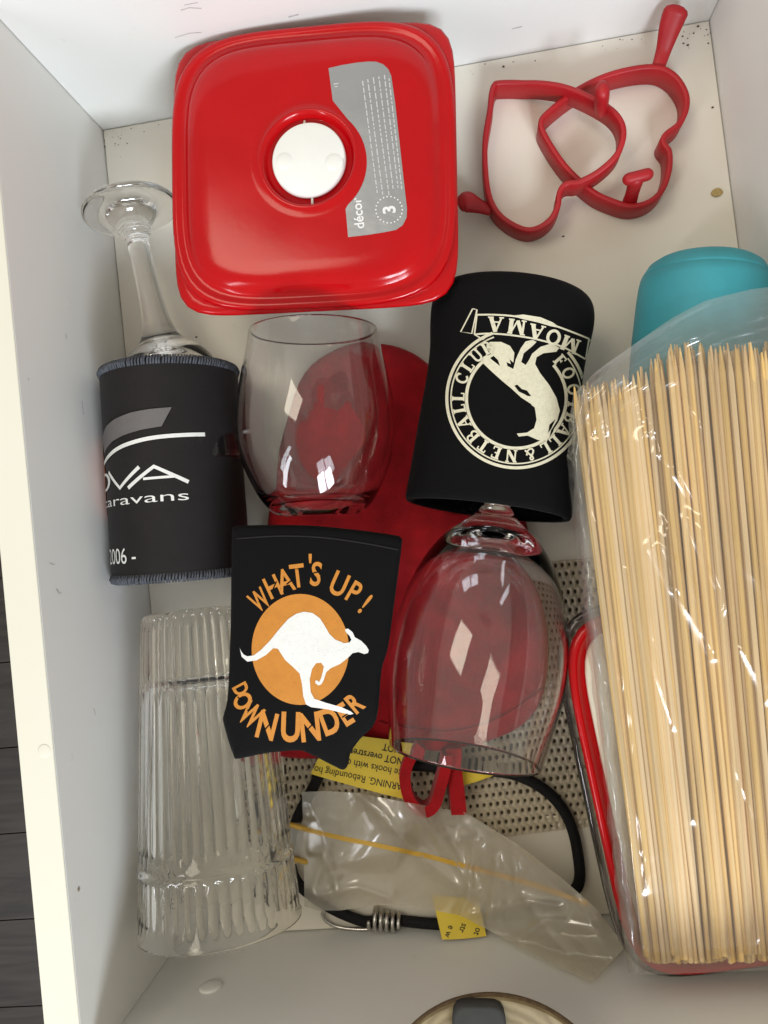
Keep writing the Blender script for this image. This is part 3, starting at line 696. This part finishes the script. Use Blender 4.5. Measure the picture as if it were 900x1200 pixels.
arcs = c6([(480, 208), (530, 203), (600, 214), (650, 235), (680, 258), (640, 250), (590, 235), (530, 222)])
roo = c6([(358, 392), (366, 376), (384, 366), (402, 386), (436, 412), (428, 388), (384, 345), (380, 325), (396, 314), (440, 314), (476, 330), (494, 358), (490, 398), (474, 384), (480, 404), (462, 396), (466, 412), (490, 424), (500, 384), (520, 340), (540, 312), (568, 306), (584, 314), (566, 332), (532, 360), (522, 396), (540, 408), (552, 390), (566, 362), (600, 334), (646, 320), (676, 338), (664, 354), (612, 360), (584, 376), (578, 404), (598, 440), (636, 490), (664, 540), (678, 592), (668, 632), (648, 664), (632, 700), (626, 717), (590, 712), (548, 694), (512, 698), (504, 686), (545, 682), (574, 664), (584, 630), (580, 600), (562, 566), (522, 540), (484, 505), (444, 472), (404, 436)])
nicks = [c6([(494, 492), (506, 488), (524, 506), (545, 512), (562, 534), (548, 534), (530, 524), (512, 516)]), c6([(532, 548), (548, 560), (576, 580), (580, 602), (566, 580), (548, 568)]), c6([(660, 628), (636, 650), (630, 684), (644, 664)]), c6([(658, 652), (642, 672), (636, 700), (650, 680)])]
decal('kangaroo_print', [poly(roo), poly(arcs)], on(body2.bvh(), .012), M['ink_cream'], kb2, 5)
decal('kangaroo_detail', [poly(n) for n in nicks], on(body2.bvh(), .024), M['neo'], kb2, 5)

w0, w1 = U(592, 520, 5.2), U(545, 884, 7.1)
g3 = thing('wine_glass', 'large clear wine glass over the red mitt, its foot inside the black badge holder', 'wine glass', (w1.x, w1.y + 5, 1.3), 'wine glasses')
dW = (w1 - w0).normalized()
t0 = (U(577, 632, 5.8) - w0).dot(dW); Lw = (w1 - w0).length
prof = [(.0, -4.6), (2.3, -4.6), (2.4, -4.5), (2.25, -4.35), (1.2, -3.9), (.7, -3.2), (.62, -1), (.68, t0 - 2.3), (.86, t0 - 1.75), (1.2, t0 - 1.25), (1.85, t0 - .7), (2.7, t0 + .05), (3.45, t0 + 1.15), (4.12, t0 + 2.7), (4.62, t0 + 4.6), (4.78, t0 + 6.6), (4.72, t0 + 8.2), (4.45, Lw - 1.8), (4.1, Lw - .04), (4.05, Lw + .02), (3.99, Lw - .04),
        (4.33, Lw - 1.8), (4.6, t0 + 8.2), (4.65, t0 + 6.6), (4.48, t0 + 4.6), (3.98, t0 + 2.85), (3.25, t0 + 1.45), (2.4, t0 + .6), (1.3, t0 + .1), (.0, t0 - .05)]
lathe(w0, w1, [(r, t) for r, t in spl(prof, 3)], 88).build('glass_body', M['glass'], g3)

# fluted tumbler lying in the front left corner
a0, a1 = U(236, 716, 4.0), U(259, 1082, 6.3); Lt = (a1 - a0).length
tm = thing('fluted_tumbler', 'tall clear fluted plastic tumbler lying in the front left corner', 'tumbler', ((a0.x + a1.x) / 2, (a0.y + a1.y) / 2, 0))
d, e, b = basis(a0, a1); N_ = 8 * 44; R_ = []
def rt(f): return 3.42 + (4.45 - 3.42) * f ** .9
stops = [(0, 0, -.5), (.004, 0, -.12), (.012, 0, 0), (.02, .0, 0), (.03, 1, 0)] + [(x / 100, 1, 0) for x in range(6, 74, 6)] + [(.738, 1, 0), (.744, 0, .02), (.785, 0, .02), (.793, 0, .11), (.803, 0, .14), (.813, 0, .05), (.82, 1, 0), (.88, 1, 0), (.938, 1, 0), (.944, 0, .02), (.98, 0, .03), (.99, 0, .1), (1.0, 0, .08)]
for f_, fl, dr_ in stops:
    r = rt(f_) + dr_
    R_.append([a0 + d * (f_ * Lt) + (e * math.cos(q) + b * math.sin(q)) * (r + fl * (.12 * abs(math.cos(q * 22)) - .07)) for q in [2 * math.pi * j / N_ for j in range(N_)]])
for f_, di in ((1.0, .12), (.98, .2), (.86, .22), (.6, .24), (.3, .26), (.24, .3), (.22, .7), (.215, 2.2)):
    r = rt(f_) - di
    R_.append([a0 + d * (f_ * Lt) + (e * math.cos(q) + b * math.sin(q)) * r for q in [2 * math.pi * j / N_ for j in range(N_)]])
MB().loft(R_).build('tumbler_body', M['tumb'], tm, True, None, 50)

# flattened black holder with the orange sun
ko = [(275, 617), (294, 615.5), (357, 615.5), (410, 620), (462, 627), (470, 631), (471, 638), (463, 700), (455, 757), (447, 787), (441, 843), (422, 866), (411, 882), (408, 896), (402, 902), (390, 897), (366, 885), (349, 879.5), (310, 883), (280, 889), (273, 884), (262, 848), (262, 838), (267, 815), (270, 740), (271, 680), (272, 625)]
ko = spl(ko, 4, True)
zk = lambda x, y: 9.0 + .35 * math.sin((x - 262) / 208 * math.pi) - .5 * max(0, (y - 800) / 100) ** 2 - .7 * max(0, (300 - x) / 40) ** 2 * .6
kc = (352, 750); R_ = []
kz3 = thing('drink_holder', 'flattened black foam drink holder with a white kangaroo on an orange sun', 'drink holder', tuple(U(352, 750, 8.0)), 'foam drink holders')
TH = .75
for s, h in ((.02, 0), (.4, 0), (.8, 0), (.95, .02), (.985, .12), (.997, .3), (1.0, .5), (.997, .7), (.985, .86), (.96, .96), (.92, 1), (.8, 1), (.65, 1), (.5, 1), (.35, 1), (.2, 1), (.02, 1)):
    row = []
    for x, y in ko:
        X, Y = kc[0] + (x - kc[0]) * s, kc[1] + (y - kc[1]) * s
        z = zk(X, Y) - TH + TH * h + (.05 * nz(X, Y, 2, .03) if h > .9 else 0)
        row.append(U(X, Y, z))
    R_.append(row)
body3 = MB().loft(R_); kb3 = body3.build('sleeve', M['neo'], kz3)
bb3 = body3.bvh()
seam = [p for p in (on(bb3, .0)(x, y) for x, y in spl([(278, 631), (330, 628), (380, 630), (430, 637), (466, 644)], 6)) if p]
MB().tube(seam, .05, 6).build('seam', M['neo2'], kz3)
decal('sun_print', [annulus(352, 761, .5, 57, n=64, ry=1.14)], on(bb3, .012), M['ink_orange'], kb3, 6)
c3 = lambda pts: [(250 + x / 3.75, 600 + y / 3.75) for x, y in pts]
roo3 = c3([(117, 597), (124, 612), (134, 626), (150, 634), (178, 630), (210, 606), (250, 565), (290, 515), (330, 470), (365, 447), (398, 438), (435, 443), (468, 466), (490, 500), (510, 535), (535, 560), (575, 576), (598, 573), (607, 562), (600, 545), (582, 527), (579, 515), (592, 512), (612, 528), (622, 550), (650, 566), (672, 588), (683, 606), (680, 619), (664, 624), (638, 615), (612, 620), (590, 642), (556, 668), (516, 686), (496, 704), (486, 736), (476, 756), (462, 762), (449, 752), (449, 740), (458, 740), (465, 748), (474, 730), (482, 700), (486, 678), (474, 662), (452, 664), (434, 690), (424, 735), (428, 790), (444, 820), (495, 838), (560, 856), (604, 876), (616, 886), (600, 890), (560, 880), (500, 866), (430, 857), (408, 845), (396, 810), (390, 755), (380, 710), (350, 680), (318, 652), (298, 622), (284, 600), (264, 598), (232, 628), (190, 652), (150, 657), (126, 636)])
decal('kangaroo_print', [poly(roo3)], on(bb3, .026), M['ink_white'], kb3, 6)
lt = []
for ch, x, y, h, a in (('W', 203, 386, 88, -36), ('H', 262, 328, 92, -25), ('A', 316, 300, 96, -15), ('T', 370, 280, 98, -7), ("'", 426, 240, 98, 0), ('S', 452, 272, 100, 8), ('U', 553, 316, 100, 24), ('P', 620, 352, 92, 30), ('!', 668, 404, 92, 38)):
    lt.append(text_at(ch, 250 + x / 3.75, 600 + y / 3.75, h / 3.75, a, .74 if ch != 'W' else .56, .018))
for ch, x, y, h, a in (('D', 122, 778, 62, 62), ('O', 130, 830, 78, 52), ('W', 166, 890, 100, 36), ('N', 236, 938, 112, 14), ('U', 340, 944, 122, 2), ('N', 425, 944, 118, -6), ('D', 512, 918, 108, -20), ('E', 578, 888, 96, -32), ('R', 622, 838, 84, -40)):
    lt.append(text_at(ch, 250 + x / 3.75, 600 + y / 3.75, h / 3.75, a, .72 if ch != 'W' else .52, .03))
decal('lettering', lt[:9], on(bb3, .018), M['ink_orange'], kb3, 5)
decal('lettering', lt[9:], on(bb3, .018), M['ink_orange'], kb3, 5)
cuts = [[(218, 402), (200, 392)], [(278, 305), (262, 342)], [(322, 318), (345, 300)], [(440, 268), (468, 262)], [(528, 330), (548, 346)], [(602, 372), (622, 380)],
        [(108, 812), (132, 836)], [(150, 872), (176, 858)], [(222, 962), (250, 930)], [(322, 905), (330, 980)], [(408, 962), (440, 928)], [(500, 930), (528, 944)], [(566, 902), (590, 886)]]
decal('letter_cut', [stroke(c3(c_), 1.5) for c_ in cuts], on(bb3, .028), M['neo'], kb3, 5)['kind'] = 'stuff'

# ------------------------------------------------------------------ bungee cord with hook and yellow warning tags
bc = thing('bungee_cord', 'black bungee cord with a steel hook and yellow warning tags by the front panel', 'bungee cord', tuple(U(450, 1010, 0)))
def cordp(pts, r=.34, name='cord'):
    P = [Uc(x, y, z, r + .02) for x, y, z in pts]; return MB().tube([V(p) for p in spl(P, 7)], r, 10).build(name, M['cord'], bc)
cordp([(470, 896, 1.1), (545, 901, .9), (600, 907, .8), (640, 927, .75), (665, 958, .75), (677, 1000, .75), (676, 1040, .7), (640, 1062, .6), (580, 1078, .5), (520, 1083, .45), (462, 1078, .45)])
cordp([(470, 896, 1.1), (410, 880, .9), (385, 892, .8), (366, 925, .75), (346, 965, .7), (340, 1005, .6), (350, 1036, .5), (384, 1062, .4), (420, 1078, .45), (438, 1080, .5)])
Pw = [Uc(x, y, z, .14) for x, y, z in ((446, 1088, .4), (420, 1089, .3), (396, 1086, .25), (382, 1079, .25), (378, 1070, .3), (386, 1066, .35), (402, 1069, .45))]
hk = MB().tube([V(p) for p in spl(Pw, 6)], .11, 8).build('hook', M['steel'], bc)
ca, cb = Uc(434, 1074, .55, .5), Uc(468, 1080, .55, .5); dd, ee, bb = basis(ca, cb); Lc = (cb - ca).length; pts = []
for k in range(5 * 18 + 1):
    f_ = k / 90; q_ = f_ * 5 * 2 * math.pi; r = .62 - .14 * f_; pts.append(ca + dd * (Lc * f_) + (ee * math.cos(q_) + bb * math.sin(q_)) * r + V((0, 0, .18)))
MB().tube(pts, .13, 8).build('coil', M['steel'], bc)
def tag_sheet(px, zs, name, parent):
    P = [Uc(x, y, z, .1) for (x, y), z in zip(px, zs)]; mb = MB(); n = 10; G = []; G2 = []
    for i in range(n + 1):
        row = []; row2 = []
        for j in range(n + 1):
            s, t = i / n, j / n; p = (P[0] * (1 - s) + P[1] * s) * (1 - t) + (P[3] * (1 - s) + P[2] * s) * t
            h = .12 * math.sin(s * 3.1) + .05 * nz(p.x, p.y, 4, .4); row.append(p + V((0, 0, h))); row2.append(p + V((0, 0, h - .03)))
        G.append(row); G2.append(row2)
    mb.grid(G); mb.grid(G2); 
    return mb, mb.build(name, M['yellow'], parent)
mbt, tg = tag_sheet([(388, 858), (486, 870), (476, 937), (364, 907)], [1.75, 1.75, 1.7, 1.5], 'warning_tag', bc)
ob = on(mbt.bvh(), .02)
tl = []
for s_, x, y, h in (('WARNING. Rebounding hooks', 418, 911.5, 8.2), ('Place hooks with care', 438, 899.5, 8.2), ('DO NOT overstretch', 446, 887.5, 8.2), ('DO NOT', 468, 879, 8.2)):
    tl.append(text_at(s_, x, y, h, 191.5, .84, .012 if 'NOT' in s_ else .004))
decal('lettering', tl, ob, M['ink_black'], tg, 6)
mbt, tg = tag_sheet([(506, 1048), (560, 1052), (570, 1097), (518, 1101)], [.55, .6, .35, .35], 'warning_tag', bc)
decal('lettering', [text_at('e w', 527, 1092, 7.5, 112, .9, .008), text_at('str', 543, 1088, 7.5, 112, .9, .008), text_at('ot', 560, 1092, 7.5, 112, .9, .008)], on(mbt.bvh(), .02), M['ink_black'], tg, 6)
tag_sheet([(538, 893), (590, 897), (578, 909), (538, 922)], [1.4, 1.4, 1.3, 1.3], 'warning_tag', bc)

# ------------------------------------------------------------------ cloudy zip bag, crumpled
def facets(X, Y, segs, slope=.66, cmpx=.0437):
    H = np.zeros_like(X)
    for (x0, y0), (x1, y1), w in segs:
        dx, dy = x1 - x0, y1 - y0; L = math.hypot(dx, dy); t = ((X - x0) * dx + (Y - y0) * dy) / (L * L)
        wob = np.vectorize(lambda a: nz(a * 6, x0, y0, 1.0))(t)
        d = ((X - x0) * dy - (Y - y0) * dx) / L + 2.5 * wob        # to the right of and above the fold line
        ww = w * np.clip(np.sin(np.clip(t, 0, 1) * math.pi), 0, 1) ** .6 * (1 + .35 * wob)
        up_ = np.clip(d, 0, None); h = np.minimum(up_, ww) * slope * cmpx
        h = h * np.where(d > ww, np.exp(-np.clip(d - ww, 0, None) / 9), 1)
        H += np.where((t > 0) & (t < 1), h, 0)
    return H
def ridge(X, Y, segs):
    H = np.zeros_like(X)
    for pts, amp, wd in segs:
        best = np.full_like(X, 1e9)
        for (x0, y0), (x1, y1) in zip(pts, pts[1:]):
            dx, dy = x1 - x0, y1 - y0; t = np.clip(((X - x0) * dx + (Y - y0) * dy) / (dx * dx + dy * dy), 0, 1)
            taper = 1.0
            best = np.minimum(best, np.hypot(X - x0 - t * dx, Y - y0 - t * dy))
        H += amp * np.exp(-(best / wd) ** 1.3)
    return H
top = [(354, 928), (385, 927), (418, 929), (475, 940), (545, 952), (605, 988), (662, 1032), (700, 1066), (733, 1110)]
bot = [(357, 1062), (372, 1067), (400, 1067), (440, 1060), (480, 1061), (540, 1073), (580, 1094), (640, 1126), (693, 1151)]
zb = thing('zip_bag', 'crumpled clear zip bag with a yellow seal strip over the bungee hook', 'zip bag', tuple(U(520, 1020, 1.2)))
NI, NJ = 130, 56
PX = np.zeros((NI + 1, NJ + 1, 2))
for i in range(NI + 1):
    a = lerp_path(top, i / NI); b2 = lerp_path(bot, i / NI)
    for j in range(NJ + 1): PX[i, j] = a + (b2 - a) * j / NJ
X, Y = PX[..., 0], PX[..., 1]
RG = [([(478, 940), (520, 985), (555, 1045)], .5, 9), ([(545, 952), (640, 1010), (700, 1062)], .5, 7), ([(556, 985), (548, 1050), (535, 1085)], .6, 6), ([(582, 1000), (575, 1075)], .55, 6),
      ([(372, 1050), (420, 1040), (455, 1052)], .35, 7), ([(550, 1072), (620, 1056), (655, 1062)], .5, 7), ([(596, 1110), (640, 1078), (700, 1090)], .45, 8), ([(420, 930), (500, 1010), (540, 1040)], .4, 8), ([(600, 985), (606, 1040), (640, 1090), (693, 1148)], .4, 7), ([(365, 940), (385, 990), (365, 1050)], .25, 10)]
HZ = ridge(X, Y, RG)
HZ = HZ + facets(X, Y, [((548, 960), (560, 1030), 11), ((575, 1000), (590, 1080), 10), ((600, 985), (690, 1075), 9), ((420, 935), (470, 990), 10), ((640, 1080), (700, 1135), 9), ((372, 1000), (392, 1055), 10), ((480, 945), (520, 1010), 9)], .6, .048)
random.seed(31)
CR = []
for _ in range(13):
    a = random.uniform(0, math.pi); CR.append((math.cos(a), math.sin(a), random.uniform(360, 720), random.uniform(935, 1110), random.choice((-1, 1)) * random.uniform(.0035, .010)))
def crease(x, y):
    return sum(k * min(abs(ca_ * (x - x_) + sa_ * (y - y_)), 90) for ca_, sa_, x_, y_, k in CR)
_c0 = sum(crease(x, y) for x, y in ((400, 990), (500, 1010), (600, 1040), (660, 1090), (450, 1040))) / 5
def zbase(x, y): return max(1.25, 1.9 + 2.2 * max(0, (x - 540) / 190) + 2.1 * (crease(x, y) - _c0) + .18 * nz(x, y, 1, .014))
G = [[Uc(X[i, j], Y[i, j], zbase(X[i, j], Y[i, j]) + HZ[i, j], .35) for j in range(NJ + 1)] for i in range(NI + 1)]
zmb = MB().grid(G)
G2 = [[Uc(X[i, j], Y[i, j], 1.0 + .6 * (zbase(X[i, j], Y[i, j]) - 1.9) + .2 * nz(X[i, j], Y[i, j], 9, .04), .2) for j in range(0, NJ + 1, 4)] for i in range(0, NI + 1, 5)]
zo = zmb.build('upper_film', M['zipfilm'], zb)
MB().grid(G2).build('lower_film', M['zipfilm'], zb)
zv = zmb.bvh()
zl_ = lambda pts, w, off: decal('zip_strip', [stroke(spl(pts, 8), w)], on(zv, off), M['zip'], zb, 5)
zl_([(355, 971), (400, 982), (440, 990), (500, 1003), (545, 1015)], 5.5, .02)
zl_([(545, 1015), (580, 1025), (620, 1036), (690, 1060)], 5.5, -.06)
for y0 in (967, 1006):
    P = [U(x, y, 1.9) for x, y in ((337, y0 - 1), (346, y0 + 1), (358, y0 + 4))]
    MB().tube(P, .16, 6).build('zip_strip', M['zip'], zb)
P = [[U(x, y, 1.75 + .1 * nz(x, y, 0, .1)) for y in (964, 978, 992, 1004, 1012)] for x in (337, 344, 351, 358)]
MB().grid(P).build('film_tab', M['zipfilm'], zb)

# ------------------------------------------------------------------ clear dish with a red lid, cream insert
zr = 7.6
l0, l1, bt = U(666, 800, zr), U(727, 1085, zr), U(850, 1140, zr)
ey2 = (l0 - l1); ey2.z = 0; ey2.normalize(); ex2 = V((ey2.y, -ey2.x, 0))
wD = 13.6; topp = U(690, 722, zr); hD = (topp - bt).dot(ey2)
lm = (l0 + l1) / 2; dc = lm + ex2 * (wD / 2); dc = dc + ey2 * (((topp + bt) / 2 - dc).dot(ey2)); dc.z = 0
dish = thing('storage_dish', 'clear storage dish with a red rimmed lid under the skewers', 'storage dish', (dc.x, dc.y, 0))
D = lambda ins, n, z: superell(dc, ex2, ey2, wD / 2 - ins, hD / 2 - ins, n, z, 120)
MB().loft([D(1.9, 6, .03), D(1.4, 6, .1), D(1.1, 6, .6), D(.35, 6, 6.2), D(.0 - .28, 6, 6.35), D(-.42, 6, 6.5), D(-.42, 6, 6.85), D(-.28, 6, 7.0), D(.0, 6, 7.0), D(.25, 6, 6.85), D(.55, 6, 6.2), D(1.3, 6, .6), D(1.7, 6, .4)]).build('dish_body', M['clear'], dish)
MB().loft([D(.6, 6, 6.9), D(.05, 6, 7.02), D(-.0, 6, 7.15), D(-.02, 6, 7.4), D(.06, 6, 7.56), D(.2, 6, 7.62), D(.34, 6, 7.58), D(.44, 6, 7.4), D(.62, 6, 7.1), D(.9, 6, 7.02), D(1.3, 6, 7.0), D(4, 5, 7.0)]).build('lid', M['red'], dish)
MB().loft([D(.95, 7, 7.02), D(.85, 7, 7.08), D(.88, 7, 7.22), D(1.0, 7, 7.27), D(4, 5, 7.27)]).build('insert', M['cream'], dish)

# ------------------------------------------------------------------ skewers
random.seed(21)
SL = 29.6
def skewer_mesh():
    r = .14; n = 8
    ringz = [(r * .8, 0), (r, .04), (r, 14), (r, SL - 1.3), (r * .62, SL - .55), (.03, SL)]
    mb = MB().loft([[V((rr_ * math.cos(2 * math.pi * j / n), rr_ * math.sin(2 * math.pi * j / n), z)) for j in range(n)] for rr_, z in ringz])
    return mb
proto = None
def ytip(f): return 457 - 12 * min(1, f / .25) - 34 * min(1, max(0, (f - .22) / .16)) - 4 * f
def place(f, z, jt, dzt=0):
    global proto
    tail = U(757 + f * 265 + random.uniform(-2, 2), 1127 + random.uniform(-8, 3) - 4 * f, z)
    tip = U(678 + f * 294 + random.gauss(0, 3.5), ytip(f) + random.uniform(-jt, jt), z + dzt + random.uniform(-.05, .12))
    if tip.x > DW - .4 or tail.x > DW - .4: return
    if proto is None:
        proto = skewer_mesh().build('bamboo_skewer', M['bamboo'], None, True, (0, 0, 0), 40)
        proto['label'] = 'bamboo skewer among the pointed bundle in the clear bag'; proto['category'] = 'skewer'; proto['group'] = 'bamboo skewers in the clear bag'
        o = proto
    else:
        o = proto.copy(); COL.objects.link(o)
    dv = (tip - tail)
    o.location = tail * CM; qn = dv.to_track_quat('Z', 'Y')
    o.rotation_mode = 'QUATERNION'; o.rotation_quaternion = qn @ Euler((0, 0, random.uniform(0, 6.28))).to_quaternion()
    k = dv.length / SL; o.scale = (random.uniform(.88, 1.12), random.uniform(.88, 1.12), k)
NS = 46
for i in range(NS): place((i + .5) / NS, 7.98 + random.uniform(-.03, .05), 9)
for i in range(NS): place((i + random.uniform(.0, .3)) / NS, 8.27 + random.uniform(-.04, .06), 9)
for i in range(NS): place((i + .5 + random.uniform(-.25, .25)) / NS, 8.56 + random.uniform(-.05, .08), 8)
for i in range(NS): place((i + random.uniform(-.3, .3)) / NS, 8.85 + random.uniform(-.06, .1), 9, random.uniform(-.08, .08))
for i in range(NS - 9): place(random.uniform(.05, 1), 9.12 + random.uniform(-.08, .1), 9, random.uniform(-.1, .1))

# ------------------------------------------------------------------ clear bag round the skewers
sb = thing('skewer_bag', 'clear wrinkled plastic bag around the bamboo skewers', 'plastic bag', tuple(U(830, 780, 7.7)))
Lc_ = [(672, 462), (670, 520), (678, 640), (693, 760), (712, 930), (730, 1090), (740, 1143)]
Rc_ = [(985, 326), (990, 600), (1000, 900), (1012, 1122)]
Tc_ = [(672, 462), (700, 434), (745, 402), (790, 371), (830, 351), (880, 339), (985, 326)]
Bc_ = [(740, 1143), (800, 1141), (900, 1137), (1012, 1122)]
NI, NJ = 130, 230
PX = np.zeros((NI + 1, NJ + 1, 2))
Ls_ = [lerp_path(Lc_, j / NJ) for j in range(NJ + 1)]; Rs_ = [lerp_path(Rc_, j / NJ) for j in range(NJ + 1)]
for i in range(NI + 1):
    s = i / NI; t_, b2 = lerp_path(Tc_, s), lerp_path(Bc_, s)
    for j in range(NJ + 1):
        t = j / NJ
        PX[i, j] = (1 - s) * Ls_[j] + s * Rs_[j] + (1 - t) * t_ + t * b2 - ((1 - s) * (1 - t) * Ls_[0] + s * (1 - t) * Rs_[0] + (1 - s) * t * Ls_[-1] + s * t * Rs_[-1])
X, Y = PX[..., 0], PX[..., 1]
RG = [([(795, 555), (840, 625), (905, 705)], .55, 7), ([(806, 606), (845, 690), (850, 715)], .5, 7), ([(765, 640), (800, 705), (835, 765)], .6, 8), ([(780, 620), (795, 690)], .4, 6),
      ([(735, 665), (755, 740), (790, 850)], .4, 5), ([(700, 610), (712, 690), (722, 740), (730, 800), (728, 860), (738, 950), (752, 1110)], .35, 5), ([(755, 508), (778, 498)], .45, 5), ([(772, 530), (815, 570)], .35, 5),
      ([(672, 470), (730, 440), (800, 400), (900, 370)], .5, 7), ([(690, 450), (760, 400), (840, 365), (920, 350)], .5, 6), ([(870, 760), (900, 820)], .4, 6), ([(745, 450), (800, 445), (860, 432)], .35, 6),
      ([(690, 520), (686, 640), (700, 740), (706, 800)], .45, 5), ([(700, 500), (760, 490), (800, 470)], .3, 6), ([(850, 900), (880, 1010), (890, 1100)], .25, 6), ([(800, 880), (812, 960)], .25, 5)]
HZ = ridge(X, Y, RG)
TOPL = [([(x + dx_, y + dy_) for x, y in [(672, 462), (700, 434), (745, 402), (790, 371), (830, 351), (880, 339), (985, 326)]], am, wd_) for dx_, dy_, am, wd_ in
        ((6, 8, .7, 4), (14, 20, .6, 4), (10, 30, .5, 5), (24, 42, .7, 4), (30, 52, .4, 4))]
HZ = HZ + ridge(X, Y, TOPL)
HZ = HZ + 2.0 * facets(X, Y, [((762, 628), (836, 772), 17), ((806, 604), (852, 718), 15), ((790, 550), (915, 720), 8), ((735, 660), (792, 850), 6), ((870, 760), (905, 830), 11), ((708, 600), (728, 705), 5),
      ((742, 470), (775, 540), 7), ((772, 600), (790, 650), 8), ((722, 760), (742, 900), 7), ((740, 930), (752, 1050), 8), ((850, 880), (880, 960), 5), ((700, 480), (712, 520), 6), ((800, 470), (830, 520), 6)])
def zfilm(x, y, s, t, h):
    flat = min(1, max(0, s * 14)); z = 8.15 + 1.28 * flat ** .6
    if t < .16: z -= .5 * (1 - t / .16)
    if t > .965: z -= 1.0 * (t - .965) / .035
    w = .10 * nz(x, y, 3, .012) + .10 * (1 - 2 * abs(nz(x * 1.5 - y * .45, y * .45, 4, .012))) + .015 * nz(x, y, 5, .04)
    return z + w + h * .5
G = [[Uc(X[i, j], Y[i, j], zfilm(X[i, j], Y[i, j], i / NI, j / NJ, HZ[i, j]), .1) for j in range(NJ + 1)] for i in range(NI + 1)]
MB().grid(G).build('upper_film', M['bagfilm'], sb)
G2 = [[Uc(X[i, j], Y[i, j], 7.72 + .02 * nz(X[i, j], Y[i, j], 6, .05), .1) for j in range(0, NJ + 1, 10)] for i in range(0, NI + 1, 10)]
MB().grid(G2).build('lower_film', M['bagfilm'], sb)
G3 = []
for k in range(91):
    x, y = lerp_path([(680, 452), (672, 500), (672, 560), (680, 640), (690, 730), (702, 820), (714, 920), (728, 1040), (742, 1140)], k / 90)
    row = []
    for j in range(9):
        f_ = j / 8; wv = math.sin(f_ * math.pi)
        row.append(Uc(x - 6 + 22 * f_ + 3 * nz(y, j, 1, .04), y, 8.3 + 1.15 * wv + .22 * nz(y, j * 9, 2, .03) + .06 * nz(y, j * 9, 3, .08), .1))
    G3.append(row)
MB().grid(G3).build('side_fold', M['foldfilm'], sb)

# ------------------------------------------------------------------ round wooden lid on the front rim
p = U(584, 1299, DH + .3)
wd = thing('wooden_lid', 'round wooden lid with a dark grey tab at the front rim', 'wooden lid', tuple(p))
zq = p.z
lathe(p, p + V((0, 0, 1)), [(.0, 0), (5.1, 0), (5.25, .12), (5.27, .5), (5.2, .62), (5.05, .66), (.0, .66)], 96, (1, 0, 0)).build('wooden_disc', M['ringwood'], wd, True, None, 35)
lathe(p, p + V((0, 0, 1)), [(5.24, .2), (5.34, .25), (5.34, .45), (5.24, .5)], 96, (1, 0, 0), True).build('bark_rim', M['dirt'], wd)
tp, bp = U(560, 1178, zq + 1.2), U(568, 1330, zq + 1.2); exx = V((1, 0, 0)); dv = (tp - bp).normalized(); cx_ = dv.cross(V((0, 0, 1)))
pc = tp - dv * 2.5; pc.z = 0
MB().loft([superell(pc, cx_, dv, 1.2 - i_, 2.5 - i_, 6, z, 64) for i_, z in ((0, zq + .67), (0, zq + 1.05), (.05, zq + 1.17), (.16, zq + 1.22), (.8, zq + 1.24))]).build('rubber_tab', M['rubber'], wd)

# ------------------------------------------------------------------ crumbs
def crumb(px, py, r, label, m, flat=.5):
    p = U(px, py, .0); me = MB(); n = 10; R_ = []
    for k in range(1, 6):
        a = math.pi * k / 6; R_.append([p + V((r * math.sin(a) * math.cos(q_) * (1 + .3 * nz(q_, k, px)), r * math.sin(a) * math.sin(q_) * .75 * (1 + .3 * nz(q_, k, py)), r * flat * (1 - math.cos(a)) * .6)) for q_ in [2 * math.pi * j / n for j in range(n)]])
    o = me.loft(R_).build('crumb', m, None, True, p); o['label'] = label; o['category'] = 'crumb'; return o
crumb(840, 226, .36, 'flat yellowish crumb on the drawer floor near the right side', M['crumb'], .3)
random.seed(3); mb = MB()
def speck(p, r):
    n = 5; mb.loft([[p + V((r * s * math.cos(q_), r * s * math.sin(q_) * .7, z)) for q_ in [2 * math.pi * j / n + p.x for j in range(n)]] for s, z in ((1, .0), (.8, r * .5), (.2, r * .7))])
for _ in range(34):
    s = random.random(); x = 124 + 700 * s; y = 151 - .176 * (x - 117) + abs(random.gauss(0, 7)) + 2
    p = U(x, y, .002)
    if p.y < DD - .2: speck(p, random.uniform(.02, .05))
for _ in range(14): speck(U(random.uniform(122, 150), random.uniform(150, 185), .002), random.uniform(.02, .06))
for _ in range(14): speck(U(random.uniform(780, 842), random.uniform(34, 60), .002), random.uniform(.025, .08))
for x, y in ((818, 31), (590, 78), (660, 277), (806, 53), (772, 47), (835, 126), (230, 395)): speck(U(x, y, .002), .09)
o = mb.build('floor_grit', M['dirt'], None); o['kind'] = 'stuff'; o['label'] = 'fine brown grit scattered along the back edge of the drawer floor'; o['category'] = 'grit'
